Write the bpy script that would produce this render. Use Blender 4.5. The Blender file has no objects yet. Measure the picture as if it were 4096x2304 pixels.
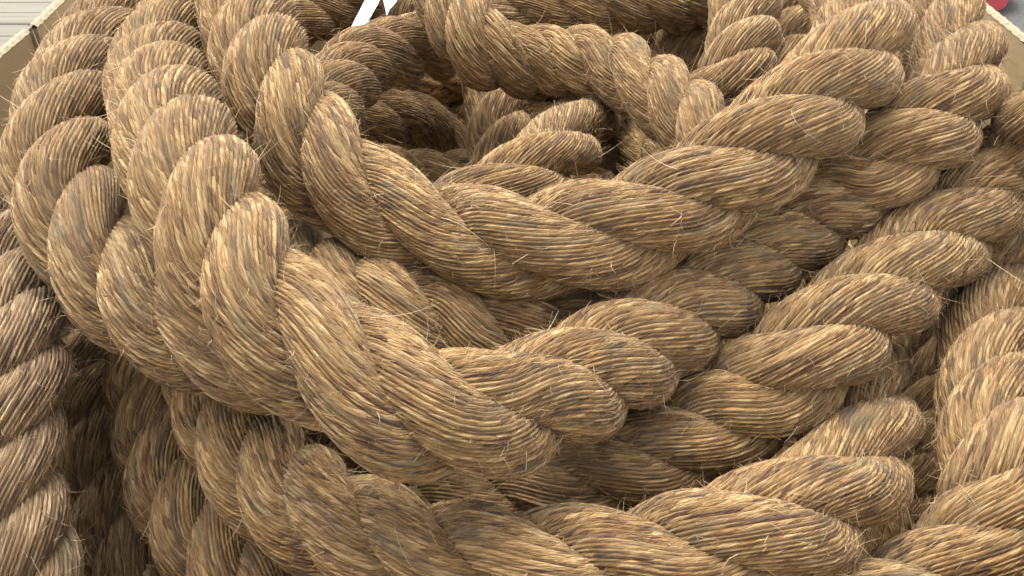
import bpy, math, random
import numpy as np

scene = bpy.context.scene
col = scene.collection
# ------------------------------------------------------------------ camera, sky, sun, exposure
cam_d = bpy.data.cameras.new("camera")
cam_d.sensor_fit = 'HORIZONTAL'
cam_d.angle = math.radians(55.0)
cam_d.clip_start = 0.01
cam_d.clip_end = 200.0
cam = bpy.data.objects.new("camera", cam_d)
cam.location = (0, 0, 1.0)
cam.rotation_euler = (math.radians(55.0), 0, 0)
col.objects.link(cam)
scene.camera = cam

SUN_EL, SUN_AZ = math.radians(70), math.radians(-28)      # azimuth measured from +Y towards +X
world = bpy.data.worlds.new("World")
scene.world = world
world.use_nodes = True
wn = world.node_tree.nodes
wl = world.node_tree.links
sky = wn.new('ShaderNodeTexSky')
sky.sky_type = 'NISHITA'
sky.sun_disc = False
sky.sun_elevation = SUN_EL
sky.sun_rotation = SUN_AZ
sky.dust_density = 4.0
sky.air_density = 1.0
hs = wn.new('ShaderNodeHueSaturation')                      # overcast: cloud cover takes the blue out
hs.inputs['Saturation'].default_value = 0.10
wl.new(sky.outputs[0], hs.inputs['Color'])
bg = wn['Background']
bg.inputs['Strength'].default_value = 0.15
wl.new(hs.outputs[0], bg.inputs['Color'])

sun_d = bpy.data.lights.new("sun", 'SUN')
sun_d.energy = 0.8
sun_d.angle = math.radians(40)
sun_d.color = (1.0, 0.965, 0.91)
sun = bpy.data.objects.new("sun", sun_d)
sun.rotation_euler = (math.pi / 2 - SUN_EL, 0, math.pi - SUN_AZ)
sun.location = (0, 0, 5)
col.objects.link(sun)

scene.cycles.diffuse_bounces = 1
scene.view_settings.view_transform = 'Standard'
scene.view_settings.look = 'None'
scene.view_settings.exposure = 1.88
scene.view_settings.gamma = 1.0

# ------------------------------------------------------------------ helpers
def mesh_obj(name, verts, faces, mat, parent=None, smooth=False):
    me = bpy.data.meshes.new(name)
    me.from_pydata([tuple(v) for v in verts], [], [tuple(f) for f in faces])
    me.update()
    if smooth:
        me.polygons.foreach_set('use_smooth', [True] * len(me.polygons))
    me.materials.append(mat)
    o = bpy.data.objects.new(name, me)
    col.objects.link(o)
    o.parent = parent
    return o

def tag(o, label=None, cat=None, group=None, kind=None):
    if label: o['label'] = label
    if cat: o['category'] = cat
    if group: o['group'] = group
    if kind: o['kind'] = kind
    return o

def empty(name, loc):
    o = bpy.data.objects.new(name, None)
    o.location = loc
    o.empty_display_size = 0.05
    col.objects.link(o)
    return o

def box_vf(x0, x1, y0, y1, z0, z1, b=0.0):
    """box with chamfered long top edges"""
    v = []
    prof = [(x0, z0), (x1, z0), (x1, z1 - b), (x1 - b, z1), (x0 + b, z1), (x0, z1 - b)]
    for y in (y0, y1):
        v += [(px, y, pz) for px, pz in prof]
    n = 6
    f = [tuple(range(n - 1, -1, -1))[::-1], tuple(range(2 * n - 1, n - 1, -1))]
    f[0] = tuple(range(n)); f[1] = tuple(range(2 * n - 1, n - 1, -1))
    for i in range(n):
        j = (i + 1) % n
        f.append((i, i + n, j + n, j))
    return v, f

class NT:
    def __init__(self, name):
        self.m = bpy.data.materials.new(name)
        self.m.use_nodes = True
        self.n = self.m.node_tree.nodes
        self.l = self.m.node_tree.links
        self.b = self.n['Principled BSDF']
    def new(self, t, **kw):
        x = self.n.new(t)
        for k, v in kw.items(): setattr(x, k, v)
        return x
    def put(self, sock, v):
        if hasattr(v, 'is_output'): self.l.new(v, sock)
        else: sock.default_value = v
    def math(self, op, a, b=0.0, c=0.0):
        x = self.new('ShaderNodeMath', operation=op)
        for i, v in enumerate((a, b, c)): self.put(x.inputs[i], v)
        return x.outputs[0]
    def xyz(self, a, b, c):
        x = self.new('ShaderNodeCombineXYZ')
        for i, v in enumerate((a, b, c)): self.put(x.inputs[i], v)
        return x.outputs[0]
    def noise(self, vec, scale, detail=2.0, rough=0.5):
        x = self.new('ShaderNodeTexNoise')
        self.put(x.inputs['Vector'], vec)
        x.inputs['Scale'].default_value = scale
        x.inputs['Detail'].default_value = detail
        x.inputs['Roughness'].default_value = rough
        return x.outputs['Fac']
    def ramp(self, fac, stops):
        x = self.new('ShaderNodeValToRGB')
        e = x.color_ramp.elements
        while len(e) < len(stops): e.new(0.5)
        for i, (p, c) in enumerate(stops):
            e[i].position = p
            e[i].color = (*c, 1) if len(c) == 3 else c
        self.put(x.inputs[0], fac)
        return x.outputs[0]
    def mix(self, fac, a, b, mode='MIX'):
        x = self.new('ShaderNodeMix', data_type='RGBA', blend_type=mode)
        self.put(x.inputs[0], fac)
        for s, v in ((x.inputs[6], a), (x.inputs[7], b)):
            if isinstance(v, tuple): s.default_value = (*v, 1)
            else: self.l.new(v, s)
        return x.outputs[2]
    def bump(self, h, strength, dist):
        x = self.new('ShaderNodeBump')
        x.inputs['Strength'].default_value = strength
        x.inputs['Distance'].default_value = dist
        self.l.new(h, x.inputs['Height'])
        self.l.new(x.outputs[0], self.b.inputs['Normal'])

def rope_material():
    t = NT('manila_rope_fibre')
    uv = t.new('ShaderNodeUVMap'); uv.uv_map = 'yarn'
    sp = t.new('ShaderNodeSeparateXYZ'); t.l.new(uv.outputs[0], sp.inputs[0])
    u, v = sp.outputs[0], sp.outputs[1]
    oi = t.new('ShaderNodeObjectInfo')
    seed = t.math('MULTIPLY', oi.outputs['Random'], 173.0)
    geo = t.new('ShaderNodeNewGeometry')
    pos = geo.outputs['Position']
    # one value per yarn
    yid = t.math('FLOOR', t.math('ADD', u, 0.001))
    wnz = t.new('ShaderNodeTexWhiteNoise', noise_dimensions='2D')
    t.put(wnz.inputs['Vector'], t.xyz(yid, seed, 0.0))
    yr = wnz.outputs['Value']
    # each yarn is itself twisted: fibre bundles show as short slanted grains, every yarn with its own pattern
    f = t.math('FRACT', t.math('ADD', u, 0.001))
    ys = t.math('MULTIPLY_ADD', yr, 31.0, seed)
    wob = t.noise(t.xyz(u, t.math('MULTIPLY', v, 60.0), seed), 1.0, 1.0, 0.5)
    w = t.math('ADD', t.math('MULTIPLY_ADD', v, 110.0, t.math('MULTIPLY', f, 1.0)), t.math('MULTIPLY_ADD', wob, 1.6, t.math('MULTIPLY', yr, 17.0)))
    gw = t.new('ShaderNodeTexWhiteNoise', noise_dimensions='3D')
    t.put(gw.inputs['Vector'], t.xyz(yid, t.math('FLOOR', w), seed))
    gr = gw.outputs['Value']
    sk = t.math('MULTIPLY_ADD', v, 42.0, u)
    fine = t.noise(t.xyz(t.math('MULTIPLY', sk, 9.0), t.math('MULTIPLY', v, 120.0), ys), 1.0, 2.5, 0.65)
    s = t.math('ADD', t.math('MULTIPLY_ADD', fine, 0.76, t.math('MULTIPLY', gr, 0.20)), 0.01)
    s = t.math('ADD', s, t.math('MULTIPLY_ADD', yr, 0.12, -0.03))
    c = t.ramp(s, [(0.37, (0.052, 0.024, 0.018)), (0.45, (0.210, 0.107, 0.036)), (0.56, (0.352, 0.203, 0.073)), (0.70, (0.66, 0.465, 0.225))])  # darkest tone paints in the shade of slits between fibre bundles
    # some yarns redder / darker
    c = t.mix(t.math('MULTIPLY', t.math('GREATER_THAN', yr, 0.86), 0.35), c, (0.075, 0.036, 0.027))
    # broad tone drift along the rope and greyed, soiled patches
    drift = t.noise(pos, 7.0, 2.0, 0.5)
    c = t.mix(t.math('MULTIPLY', t.math('SUBTRACT', drift, 0.42), 1.1), c, (0.20, 0.108, 0.036))
    soil = t.ramp(t.noise(t.xyz(t.math('MULTIPLY', u, 0.22), t.math('MULTIPLY', v, 25.0), seed), 1.0, 4.0, 0.62), [(0.53, (0, 0, 0)), (0.70, (1, 1, 1))])
    c = t.mix(t.math('MULTIPLY', soil, 0.55), c, (0.098, 0.086, 0.056))
    wt = t.new('ShaderNodeAttribute', attribute_type='OBJECT'); wt.attribute_name = 'weather_shade'
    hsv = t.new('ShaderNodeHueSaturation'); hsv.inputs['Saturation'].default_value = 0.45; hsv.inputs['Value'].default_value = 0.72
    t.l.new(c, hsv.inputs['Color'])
    c = t.mix(wt.outputs['Fac'], c, hsv.outputs[0])  # greyer and darker: weathering plus painted shade
    t.l.new(c, t.b.inputs['Base Color'])
    t.b.inputs['Roughness'].default_value = 0.75
    t.b.inputs['Specular IOR Level'].default_value = 0.15
    t.b.inputs['Sheen Weight'].default_value = 0.18
    t.b.inputs['Sheen Tint'].default_value = (1.0, 0.9, 0.7, 1)
    q = t.math('MULTIPLY_ADD', f, 2.0, -1.0)
    rnd = t.math('SQRT', t.math('MAXIMUM', t.math('SUBTRACT', 1.0, t.math('MULTIPLY', q, q)), 0.02))
    q2 = t.math('MULTIPLY_ADD', t.math('FRACT', w), 2.0, -1.0)
    q4 = t.math('POWER', t.math('ABSOLUTE', q2), 5.0)
    h = t.math('MULTIPLY_ADD', q4, -0.45, t.math('MULTIPLY', rnd, 1.0))
    h = t.math('ADD', t.math('MULTIPLY_ADD', fine, 1.5, h), t.math('MULTIPLY', gr, 0.35))
    t.bump(h, 1.0, 0.0017)
    return t.m

def fibre_material():
    t = NT('loose_fibre')
    a = t.new('ShaderNodeAttribute'); a.attribute_name = 'tint'
    c = t.ramp(a.outputs['Fac'], [(0.0, (0.06, 0.03, 0.015)), (0.12, (0.17, 0.09, 0.035)), (0.6, (0.34, 0.21, 0.08)), (1.0, (0.62, 0.49, 0.29))])
    t.l.new(c, t.b.inputs['Base Color'])
    t.b.inputs['Roughness'].default_value = 0.45
    return t.m

ROPE = rope_material()
FIBRE = fibre_material()

def simple(name, c1, c2, scale=(20, 20, 20), rough=0.8, bump=0.0, bd=0.002, detail=4.0):
    t = NT(name)
    tc = t.new('ShaderNodeTexCoord')
    mp = t.new('ShaderNodeMapping')
    mp.inputs['Scale'].default_value = scale
    t.l.new(tc.outputs['Object'], mp.inputs['Vector'])
    n = t.noise(mp.outputs[0], 1.0, detail, 0.6)
    t.l.new(t.ramp(n, [(0.3, c1), (0.7, c2)]), t.b.inputs['Base Color'])
    t.b.inputs['Roughness'].default_value = rough
    if bump: t.bump(n, bump, bd)
    return t.m

ASPHALT = simple('asphalt', (0.058, 0.057, 0.055), (0.105, 0.103, 0.098), (160, 160, 160), 0.9, 0.6, 0.004)
for _n in ASPHALT.node_tree.nodes:
    if _n.type == 'BSDF_PRINCIPLED': _n.inputs['Specular IOR Level'].default_value = 0.08
CARD = simple('cardboard', (0.38, 0.27, 0.135), (0.45, 0.33, 0.175), (6, 14, 60), 0.85, 0.1)
CARD_EDGE = simple('cardboard_cut_edge', (0.20, 0.165, 0.10), (0.30, 0.255, 0.165), (60, 90, 60), 0.9, 0.4)
PLANK = simple('bleached_plank', (0.11, 0.095, 0.07), (0.165, 0.145, 0.11), (3, 60, 60), 0.8, 0.3)
WHITE = simple('white_plastic', (0.60, 0.61, 0.64), (0.72, 0.73, 0.75), (8, 8, 8), 0.4)
RED = simple('red_plastic', (0.60, 0.085, 0.10), (0.66, 0.11, 0.12), (8, 8, 8), 0.4)
REDRIM = simple('worn_red_rim', (0.66, 0.17, 0.17), (0.72, 0.24, 0.22), (30, 30, 30), 0.5)

# ------------------------------------------------------------------ the setting
g = mesh_obj('asphalt_ground', [(-40, -40, 0), (40, -40, 0), (40, 60, 0), (-40, 60, 0)], [(0, 1, 2, 3)], ASPHALT)
tag(g, kind='structure')

deck = empty('plank_platform', (-1.9, 2.6, 0))
tag(deck, 'pale bleached wooden planks laid side by side, behind the box at the left', 'platform')
rng = random.Random(5)
py = 2.06
for i in range(16):
    w = 0.086 + rng.uniform(-0.004, 0.004)
    x1 = 1.05 + rng.uniform(-0.02, 0.02)
    dz = rng.uniform(0, 0.003)
    vv, ff = box_vf(-(py + w - 2.6), -(py - 2.6), -1.4, x1, 0.03, 0.052 + dz, 0.003)
    vv = [(b, -a, c) for a, b, c in vv]
    mesh_obj('plank', vv, [f[::-1] for f in ff], PLANK, deck)
    py += w + 0.005
for xb in (-1.1, -0.1, 0.85):
    vv, ff = box_vf(xb - 0.04, xb + 0.04, -0.52, 0.88, 0.002, 0.0295, 0.002)
    mesh_obj('bearer', vv, ff, PLANK, deck)

# red tray on the asphalt, behind the right edge of the box
def tray(name, cx, cy, hx, hy, r):
    root = empty(name, (cx, cy, 0))
    def outline(inset):
        pts = []
        for k, (sx, sy) in enumerate(((1, 1), (-1, 1), (-1, -1), (1, -1))):
            for a in range(9):
                th = math.radians(90 * k + a * 90 / 8)
                rr = r - inset
                pts.append((sx * (hx - r) + rr * math.cos(th), sy * (hy - r) + rr * math.sin(th)))
        return pts
    n = 36
    def loft(levels, nm, mat, cap):
        v, f = [], []
        for ins, z in levels: v += [(x, y, z) for x, y in outline(ins)]
        for k in range(len(levels) - 1):
            for i in range(n):
                j = (i + 1) % n
                f.append((k * n + i, k * n + j, (k + 1) * n + j, (k + 1) * n + i))
        if cap: f.append(tuple(range((len(levels) - 1) * n, len(levels) * n)))
        return mesh_obj(nm, v, f, mat, root)
    loft([(0.012, 0.002), (0.004, 0.055), (0.008, 0.056), (0.022, 0.006)], 'basin', RED, True)
    loft([(0.004, 0.050), (-0.006, 0.052), (-0.008, 0.058), (-0.004, 0.063), (0.006, 0.062), (0.0085, 0.054)], 'rim', REDRIM, False)
    return root
tr = tray('plastic_tray', 1.225, 3.13, 0.285, 0.30, 0.13)
tag(tr, 'red plastic tray with paler rim on grey asphalt beyond the box', 'tray')

# cardboard box that holds the heap
BX0, BX1, BY0, BY1, BZ = -0.612, 0.628, 0.27, 1.86, 0.55
boxo = empty('cardboard_box', (0, 1.0, 0))
tag(boxo, 'large brown corrugated cardboard box holding the rope heap, rim showing in both top corners', 'box')
def wall_panel(x0, y0, x1, y1, z0, z1, thick, sag=0.0, name='side_panel'):
    """a double-faced board standing on the line (x0,y0)-(x1,y1), corrugation showing at the top"""
    L = math.hypot(x1 - x0, y1 - y0)
    dx, dy = (x1 - x0) / L, (y1 - y0) / L
    nx, ny = -dy, dx
    n = max(2, int(L / 0.03))
    lin = 0.0014
    def curve(s):
        w = math.sin(s / L * math.pi)
        return sag * w + 0.0025 * math.sin(s * 11.0)
    def sheet(o0, o1, ztop):
        v, f = [], []
        for i in range(n + 1):
            s = L * i / n
            for o in (o0, o1):
                for z in (z0, (z0 + z1) / 2, ztop + 0.002 * math.sin(s * 23)):
                    q = o + curve(s) * (z - z0) / (z1 - z0)
                    v.append((x0 + dx * s + nx * q, y0 + dy * s + ny * q - 1.0, z))
        for i in range(n):
            a, b = i * 6, (i + 1) * 6
            for k in (0, 1):
                f.append((a + k, a + k + 1, b + k + 1, b + k))
                f.append((a + 3 + k, b + 3 + k, b + 4 + k, a + 4 + k))
            f.append((a + 2, a + 5, b + 5, b + 2))
            f.append((a, b, b + 3, a + 3))
        f.append((0, 3, 4, 1)); f.append((1, 4, 5, 2))
        e = n * 6
        f.append((e, e + 1, e + 4, e + 3)); f.append((e + 1, e + 2, e + 5, e + 4))
        return v, f
    v, f = sheet(0.0, lin, z1)
    p = mesh_obj(name, v, f, CARD, boxo)
    v, f = sheet(thick - lin, thick, z1 - 0.002)
    mesh_obj('outer_liner', v, f, CARD, p)
    # fluted core: a zigzag wall
    v, f = [], []
    m = int(L / 0.0042)
    for i in range(m + 1):
        s = L * i / m
        o = lin + 0.0003 + (thick - 2 * lin - 0.0006) * (0.04 if i % 2 else 0.96)
        for z in (z1 - 0.05, z1 - 0.003):
            q = o + curve(s) * (z - z0) / (z1 - z0)
            v.append((x0 + dx * s + nx * q, y0 + dy * s + ny * q - 1.0, z))
    for i in range(m):
        a = i * 2
        f.append((a, a + 1, a + 3, a + 2))
    mesh_obj('fluted_core', v, f, CARD_EDGE, p)
    # pale, slightly frayed cut edge along the rim
    v, f = [], []
    for i in range(n * 4 + 1):
        s = L * i / (n * 4)
        for o in (-0.0006, thick * 0.3, thick * 0.7, thick + 0.0006):
            z = z1 + 0.0030 + (0.0012 if 0 < o < thick else -0.0016) + 0.0009 * math.sin(s * 330 + o * 200)
            q = o + curve(s) * (z - z0) / (z1 - z0)
            v.append((x0 + dx * s + nx * q, y0 + dy * s + ny * q - 1.0, z))
    for i in range(n * 4):
        a = i * 4
        for q in range(3): f.append((a + q, a + q + 1, a + q + 5, a + q + 4))
    mesh_obj('cut_edge', v, f, CARD_EDGE, p)
    return p
wall_panel(BX0, BY0, BX0, 1.205, 0.02, BZ, 0.013, 0.0)
wall_panel(BX0 + 0.010, 1.212, BX0 + 0.006, BY1, 0.02, BZ + 0.004, 0.013, 0.0)
wall_panel(BX1 + 0.004, BY1, BX1 - 0.0, BY0, 0.02, BZ, 0.013, 0.0)
wall_panel(BX0 + 0.012, BY1 + 0.001, BX1 + 0.002, BY1 + 0.001, 0.02, BZ, 0.012, 0.0, 'end_panel')
wall_panel(BX1 + 0.012, BY0 - 0.001, BX0 - 0.012, BY0 - 0.001, 0.02, BZ - 0.02, 0.012, 0.0, 'end_panel')
vv, ff = box_vf(BX0 - 0.010, BX1 + 0.010, BY0 - 1.0, BY1 - 1.0, 0.004, 0.018, 0.001)
mesh_obj('bottom_panel', vv, ff, CARD, boxo)

# ------------------------------------------------------------------ rope
# centre lines: x y z of a point and the turn of the lay there, in metres and radians
PATHS = {
 'A': '-0.3469 1.1886 0.6833 0.12 -0.3416 1.1746 0.6821 0.42 -0.3366 1.1613 0.6808 0.71 -0.3318 1.1487 0.6794 1.02 -0.3272 1.1368 0.6779 1.31 -0.3229 1.1255 0.6765 1.61 -0.3187 1.1149 0.6749 1.92 -0.3148 1.1049 0.6734 2.21 -0.3111 1.0955 0.6719 2.51 -0.3076 1.0866 0.6704 2.80 -0.3043 1.0782 0.6688 3.10 -0.3011 1.0700 0.6673 3.39 -0.2980 1.0621 0.6657 3.67 -0.2951 1.0543 0.6641 3.96 -0.2922 1.0466 0.6625 4.25 -0.2894 1.0389 0.6609 4.53 -0.2867 1.0313 0.6593 4.81 -0.2841 1.0237 0.6576 5.10 -0.2815 1.0161 0.6559 5.40 -0.2789 1.0086 0.6542 5.70 -0.2764 1.0011 0.6525 6.00 -0.2738 0.9936 0.6508 6.30 -0.2713 0.9862 0.6491 6.60 -0.2687 0.9787 0.6474 6.90 -0.2661 0.9711 0.6458 7.21 -0.2634 0.9634 0.6442 7.51 -0.2606 0.9553 0.6426 7.81 -0.2577 0.9470 0.6411 8.11 -0.2547 0.9384 0.6396 8.42 -0.2515 0.9293 0.6382 8.72 -0.2483 0.9201 0.6368 9.03 -0.2449 0.9108 0.6354 9.35 -0.2414 0.9016 0.6339 9.66 -0.2379 0.8927 0.6322 9.99 -0.2343 0.8842 0.6304 10.31 -0.2306 0.8761 0.6283 10.64 -0.2269 0.8687 0.6260 10.97 -0.2230 0.8617 0.6234 11.29 -0.2190 0.8551 0.6204 11.60 -0.2149 0.8489 0.6171 11.91 -0.2107 0.8427 0.6134 12.21 -0.2063 0.8367 0.6093 12.51 -0.2016 0.8306 0.6048 12.81 -0.1968 0.8245 0.5998 13.11 -0.1916 0.8183 0.5945 13.42 -0.1859 0.8120 0.5889 13.74 -0.1795 0.8058 0.5831 14.06 -0.1723 0.7997 0.5771 14.38 -0.1641 0.7937 0.5711 14.71 -0.1548 0.7879 0.5651 15.03 -0.1443 0.7823 0.5592 15.35 -0.1326 0.7769 0.5535 15.66 -0.1199 0.7715 0.5482 15.98 -0.1065 0.7661 0.5435 16.29 -0.0925 0.7605 0.5397 16.60 -0.0780 0.7548 0.5367 16.92 -0.0633 0.7489 0.5349 17.23 -0.0486 0.7429 0.5342 17.55 -0.0341 0.7371 0.5344 17.87 -0.0197 0.7318 0.5353 18.19 -0.0056 0.7273 0.5367 18.50 0.0083 0.7235 0.5385 18.82 0.0219 0.7206 0.5405 19.13 0.0351 0.7189 0.5426 19.44 0.0480 0.7185 0.5446 19.74 0.0607 0.7192 0.5466 20.04 0.0729 0.7209 0.5486 20.34 0.0849 0.7232 0.5507 20.63 0.0964 0.7261 0.5531 20.92 0.1074 0.7292 0.5556 21.21 0.1179 0.7325 0.5585 21.50 0.1279 0.7358 0.5616 21.79 0.1373 0.7389 0.5651 22.08 0.1462 0.7420 0.5689 22.37 0.1547 0.7451 0.5729 22.66 0.1629 0.7481 0.5770 22.95 0.1709 0.7511 0.5813 23.25 0.1788 0.7542 0.5857 23.54 0.1866 0.7574 0.5900 23.84 0.1943 0.7608 0.5943 24.14 0.2021 0.7643 0.5986 24.43 0.2097 0.7682 0.6027 24.73 0.2174 0.7725 0.6066 25.03 0.2250 0.7772 0.6103 25.32 0.2325 0.7824 0.6137 25.62 0.2400 0.7881 0.6168 25.91 0.2475 0.7944 0.6196 26.20 0.2549 0.8012 0.6221 26.49 0.2624 0.8085 0.6245 26.77 0.2697 0.8162 0.6267 27.07 0.2771 0.8242 0.6287 27.35 0.2843 0.8326 0.6307 27.63 0.2915 0.8413 0.6326 27.91 0.2985 0.8502 0.6344 28.19 0.3054 0.8594 0.6361 28.46 0.3121 0.8689 0.6377 28.72 0.3185 0.8788 0.6392 28.97 0.3245 0.8890 0.6406 29.21 0.3301 0.8994 0.6419 29.44 0.3353 0.9100 0.6431 29.65 0.3399 0.9208 0.6443 29.86 0.3441 0.9318 0.6454 30.09 0.3479 0.9428 0.6464 30.31 0.3512 0.9538 0.6475 30.53 0.3541 0.9649 0.6485 30.75 0.3566 0.9759 0.6496 30.99 0.3587 0.9867 0.6507 31.24 0.3605 0.9975 0.6519 31.49 0.3619 1.0081 0.6531 31.73 0.3629 1.0187 0.6544 31.97 0.3635 1.0292 0.6556 32.22 0.3638 1.0397 0.6568 32.47 0.3638 1.0502 0.6579 32.73 0.3634 1.0607 0.6591 32.98 0.3627 1.0712 0.6601 33.25 0.3618 1.0818 0.6612 33.52 0.3607 1.0925 0.6622 33.80 0.3594 1.1032 0.6632 34.08 0.3580 1.1141 0.6642 34.37 0.3565 1.1252 0.6652 34.67',
 'B': '-0.3579 1.2120 0.6102 -0.74 -0.3600 1.2028 0.6083 -0.44 -0.3619 1.1931 0.6067 -0.14 -0.3636 1.1828 0.6052 0.15 -0.3650 1.1716 0.6042 0.44 -0.3663 1.1596 0.6034 0.74 -0.3673 1.1468 0.6029 1.03 -0.3683 1.1334 0.6026 1.31 -0.3691 1.1193 0.6027 1.61 -0.3696 1.1045 0.6029 1.91 -0.3699 1.0891 0.6035 2.22 -0.3697 1.0732 0.6043 2.53 -0.3691 1.0569 0.6054 2.84 -0.3681 1.0403 0.6068 3.18 -0.3666 1.0237 0.6082 3.53 -0.3645 1.0071 0.6098 3.88 -0.3621 0.9909 0.6114 4.23 -0.3594 0.9751 0.6129 4.59 -0.3564 0.9598 0.6145 4.95 -0.3531 0.9448 0.6160 5.32 -0.3495 0.9302 0.6175 5.68 -0.3458 0.9160 0.6189 6.03 -0.3419 0.9022 0.6203 6.40 -0.3378 0.8889 0.6216 6.76 -0.3336 0.8758 0.6229 7.11 -0.3293 0.8631 0.6241 7.46 -0.3249 0.8507 0.6253 7.79 -0.3205 0.8386 0.6264 8.11 -0.3161 0.8267 0.6275 8.43 -0.3117 0.8150 0.6286 8.74 -0.3073 0.8035 0.6296 9.06 -0.3029 0.7922 0.6305 9.38 -0.2985 0.7811 0.6315 9.70 -0.2940 0.7701 0.6324 10.03 -0.2894 0.7592 0.6332 10.36 -0.2847 0.7485 0.6341 10.69 -0.2800 0.7379 0.6349 11.00 -0.2752 0.7273 0.6356 11.32 -0.2703 0.7169 0.6362 11.64 -0.2654 0.7066 0.6367 11.96 -0.2604 0.6965 0.6370 12.26 -0.2555 0.6865 0.6371 12.56 -0.2505 0.6766 0.6370 12.86 -0.2456 0.6668 0.6367 13.15 -0.2407 0.6573 0.6360 13.45 -0.2359 0.6479 0.6351 13.74 -0.2312 0.6387 0.6338 14.03 -0.2266 0.6297 0.6321 14.32 -0.2221 0.6210 0.6299 14.61 -0.2177 0.6125 0.6274 14.91 -0.2135 0.6044 0.6244 15.20 -0.2093 0.5965 0.6210 15.51 -0.2050 0.5889 0.6172 15.83 -0.2004 0.5816 0.6131 16.15 -0.1953 0.5746 0.6088 16.48 -0.1897 0.5680 0.6043 16.81 -0.1834 0.5617 0.5997 17.15 -0.1763 0.5559 0.5950 17.47 -0.1685 0.5503 0.5902 17.79 -0.1601 0.5451 0.5854 18.10 -0.1511 0.5402 0.5805 18.41 -0.1417 0.5356 0.5755 18.72 -0.1319 0.5312 0.5704 19.02 -0.1219 0.5270 0.5653 19.32 -0.1118 0.5231 0.5601 19.63 -0.1017 0.5196 0.5548 19.93 -0.0915 0.5167 0.5496 20.23 -0.0813 0.5146 0.5445 20.52 -0.0711 0.5136 0.5395 20.82 -0.0611 0.5137 0.5345 21.10 -0.0512 0.5153 0.5298 21.37 -0.0413 0.5185 0.5252 21.62 -0.0316 0.5232 0.5207 21.87 -0.0221 0.5292 0.5165 22.12 -0.0126 0.5361 0.5123 22.38 -0.0034 0.5438 0.5083 22.63 0.0055 0.5521 0.5044 22.91 0.0142 0.5605 0.5006 23.18 0.0224 0.5690 0.4970 23.46 0.0303 0.5773 0.4936 23.74 0.0378 0.5855 0.4905 24.02 0.0450 0.5936 0.4875 24.30 0.0520 0.6016 0.4849 24.58 0.0589 0.6094 0.4825 24.86 0.0656 0.6171 0.4805 25.14 0.0722 0.6245 0.4789 25.42 0.0788 0.6318 0.4776 25.71 0.0853 0.6390 0.4766 25.99 0.0918 0.6460 0.4759 26.29 0.0982 0.6529 0.4753 26.58 0.1046 0.6597 0.4749 26.87 0.1109 0.6664 0.4746 27.17 0.1173 0.6731 0.4744 27.46 0.1236 0.6799 0.4742 27.76 0.1299 0.6866 0.4740 28.06 0.1362 0.6933 0.4739 28.36 0.1426 0.6999 0.4739 28.65 0.1489 0.7064 0.4741 28.95 0.1553 0.7128 0.4745 29.25 0.1617 0.7191 0.4750 29.54 0.1681 0.7253 0.4757 29.83 0.1745 0.7316 0.4765 30.13 0.1810 0.7378 0.4774 30.43 0.1874 0.7441 0.4783 30.72 0.1939 0.7503 0.4794 31.02 0.2003 0.7564 0.4805 31.31 0.2066 0.7625 0.4818 31.60 0.2129 0.7684 0.4832 31.91 0.2192 0.7742 0.4847 32.20 0.2255 0.7798 0.4864 32.50 0.2318 0.7852 0.4883 32.81 0.2382 0.7905 0.4903 33.11 0.2446 0.7956 0.4925 33.41 0.2511 0.8005 0.4948 33.72 0.2577 0.8051 0.4973 34.02 0.2644 0.8095 0.5000 34.33 0.2711 0.8138 0.5027 34.63 0.2778 0.8178 0.5056 34.93 0.2846 0.8216 0.5085 35.24 0.2914 0.8253 0.5115 35.54 0.2982 0.8288 0.5146 35.85 0.3051 0.8320 0.5177 36.15 0.3118 0.8350 0.5210 36.44 0.3184 0.8375 0.5246 36.74 0.3247 0.8395 0.5285 37.04 0.3308 0.8410 0.5328 37.34 0.3365 0.8418 0.5375 37.63 0.3419 0.8420 0.5427 37.93 0.3471 0.8421 0.5480 38.23 0.3524 0.8428 0.5530 38.53 0.3580 0.8444 0.5576 38.83 0.3639 0.8468 0.5617 39.13 0.3700 0.8498 0.5655 39.43 0.3763 0.8532 0.5690 39.73 0.3826 0.8570 0.5722 40.03 0.3891 0.8611 0.5752 40.32 0.3957 0.8658 0.5779 40.61 0.4022 0.8708 0.5804 40.90 0.4087 0.8762 0.5828 41.17 0.4149 0.8821 0.5850 41.43 0.4210 0.8883 0.5871 41.69 0.4269 0.8952 0.5891 41.93 0.4329 0.9034 0.5906 42.16 0.4394 0.9136 0.5914 42.39 0.4463 0.9256 0.5914 42.62 0.4532 0.9385 0.5911 42.84 0.4595 0.9513 0.5910 43.05 0.4652 0.9639 0.5911 43.28 0.4704 0.9762 0.5913 43.50 0.4749 0.9884 0.5917 43.71 0.4789 1.0003 0.5921 43.94 0.4823 1.0121 0.5927 44.17 0.4852 1.0236 0.5934 44.41 0.4876 1.0349 0.5942 44.65 0.4895 1.0460 0.5951 44.90 0.4908 1.0568 0.5961 45.16 0.4918 1.0674 0.5973 45.42 0.4923 1.0778 0.5985 45.69 0.4925 1.0880 0.5999 45.97 0.4924 1.0980 0.6013 46.24 0.4920 1.1080 0.6028 46.52 0.4913 1.1178 0.6043 46.81 0.4906 1.1275 0.6059 47.11 0.4896 1.1372 0.6076 47.39 0.4885 1.1468 0.6093 47.69 0.4873 1.1563 0.6111 47.99 0.4860 1.1658 0.6129 48.27 0.4845 1.1752 0.6147 48.57 0.4830 1.1846 0.6166 48.87 0.4814 1.1939 0.6185 49.16 0.4797 1.2032 0.6204 49.46 0.4779 1.2124 0.6224 49.76 0.4761 1.2217 0.6244 50.06 0.4742 1.2309 0.6265 50.35 0.4722 1.2401 0.6286 50.65 0.4702 1.2492 0.6308 50.96',
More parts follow.
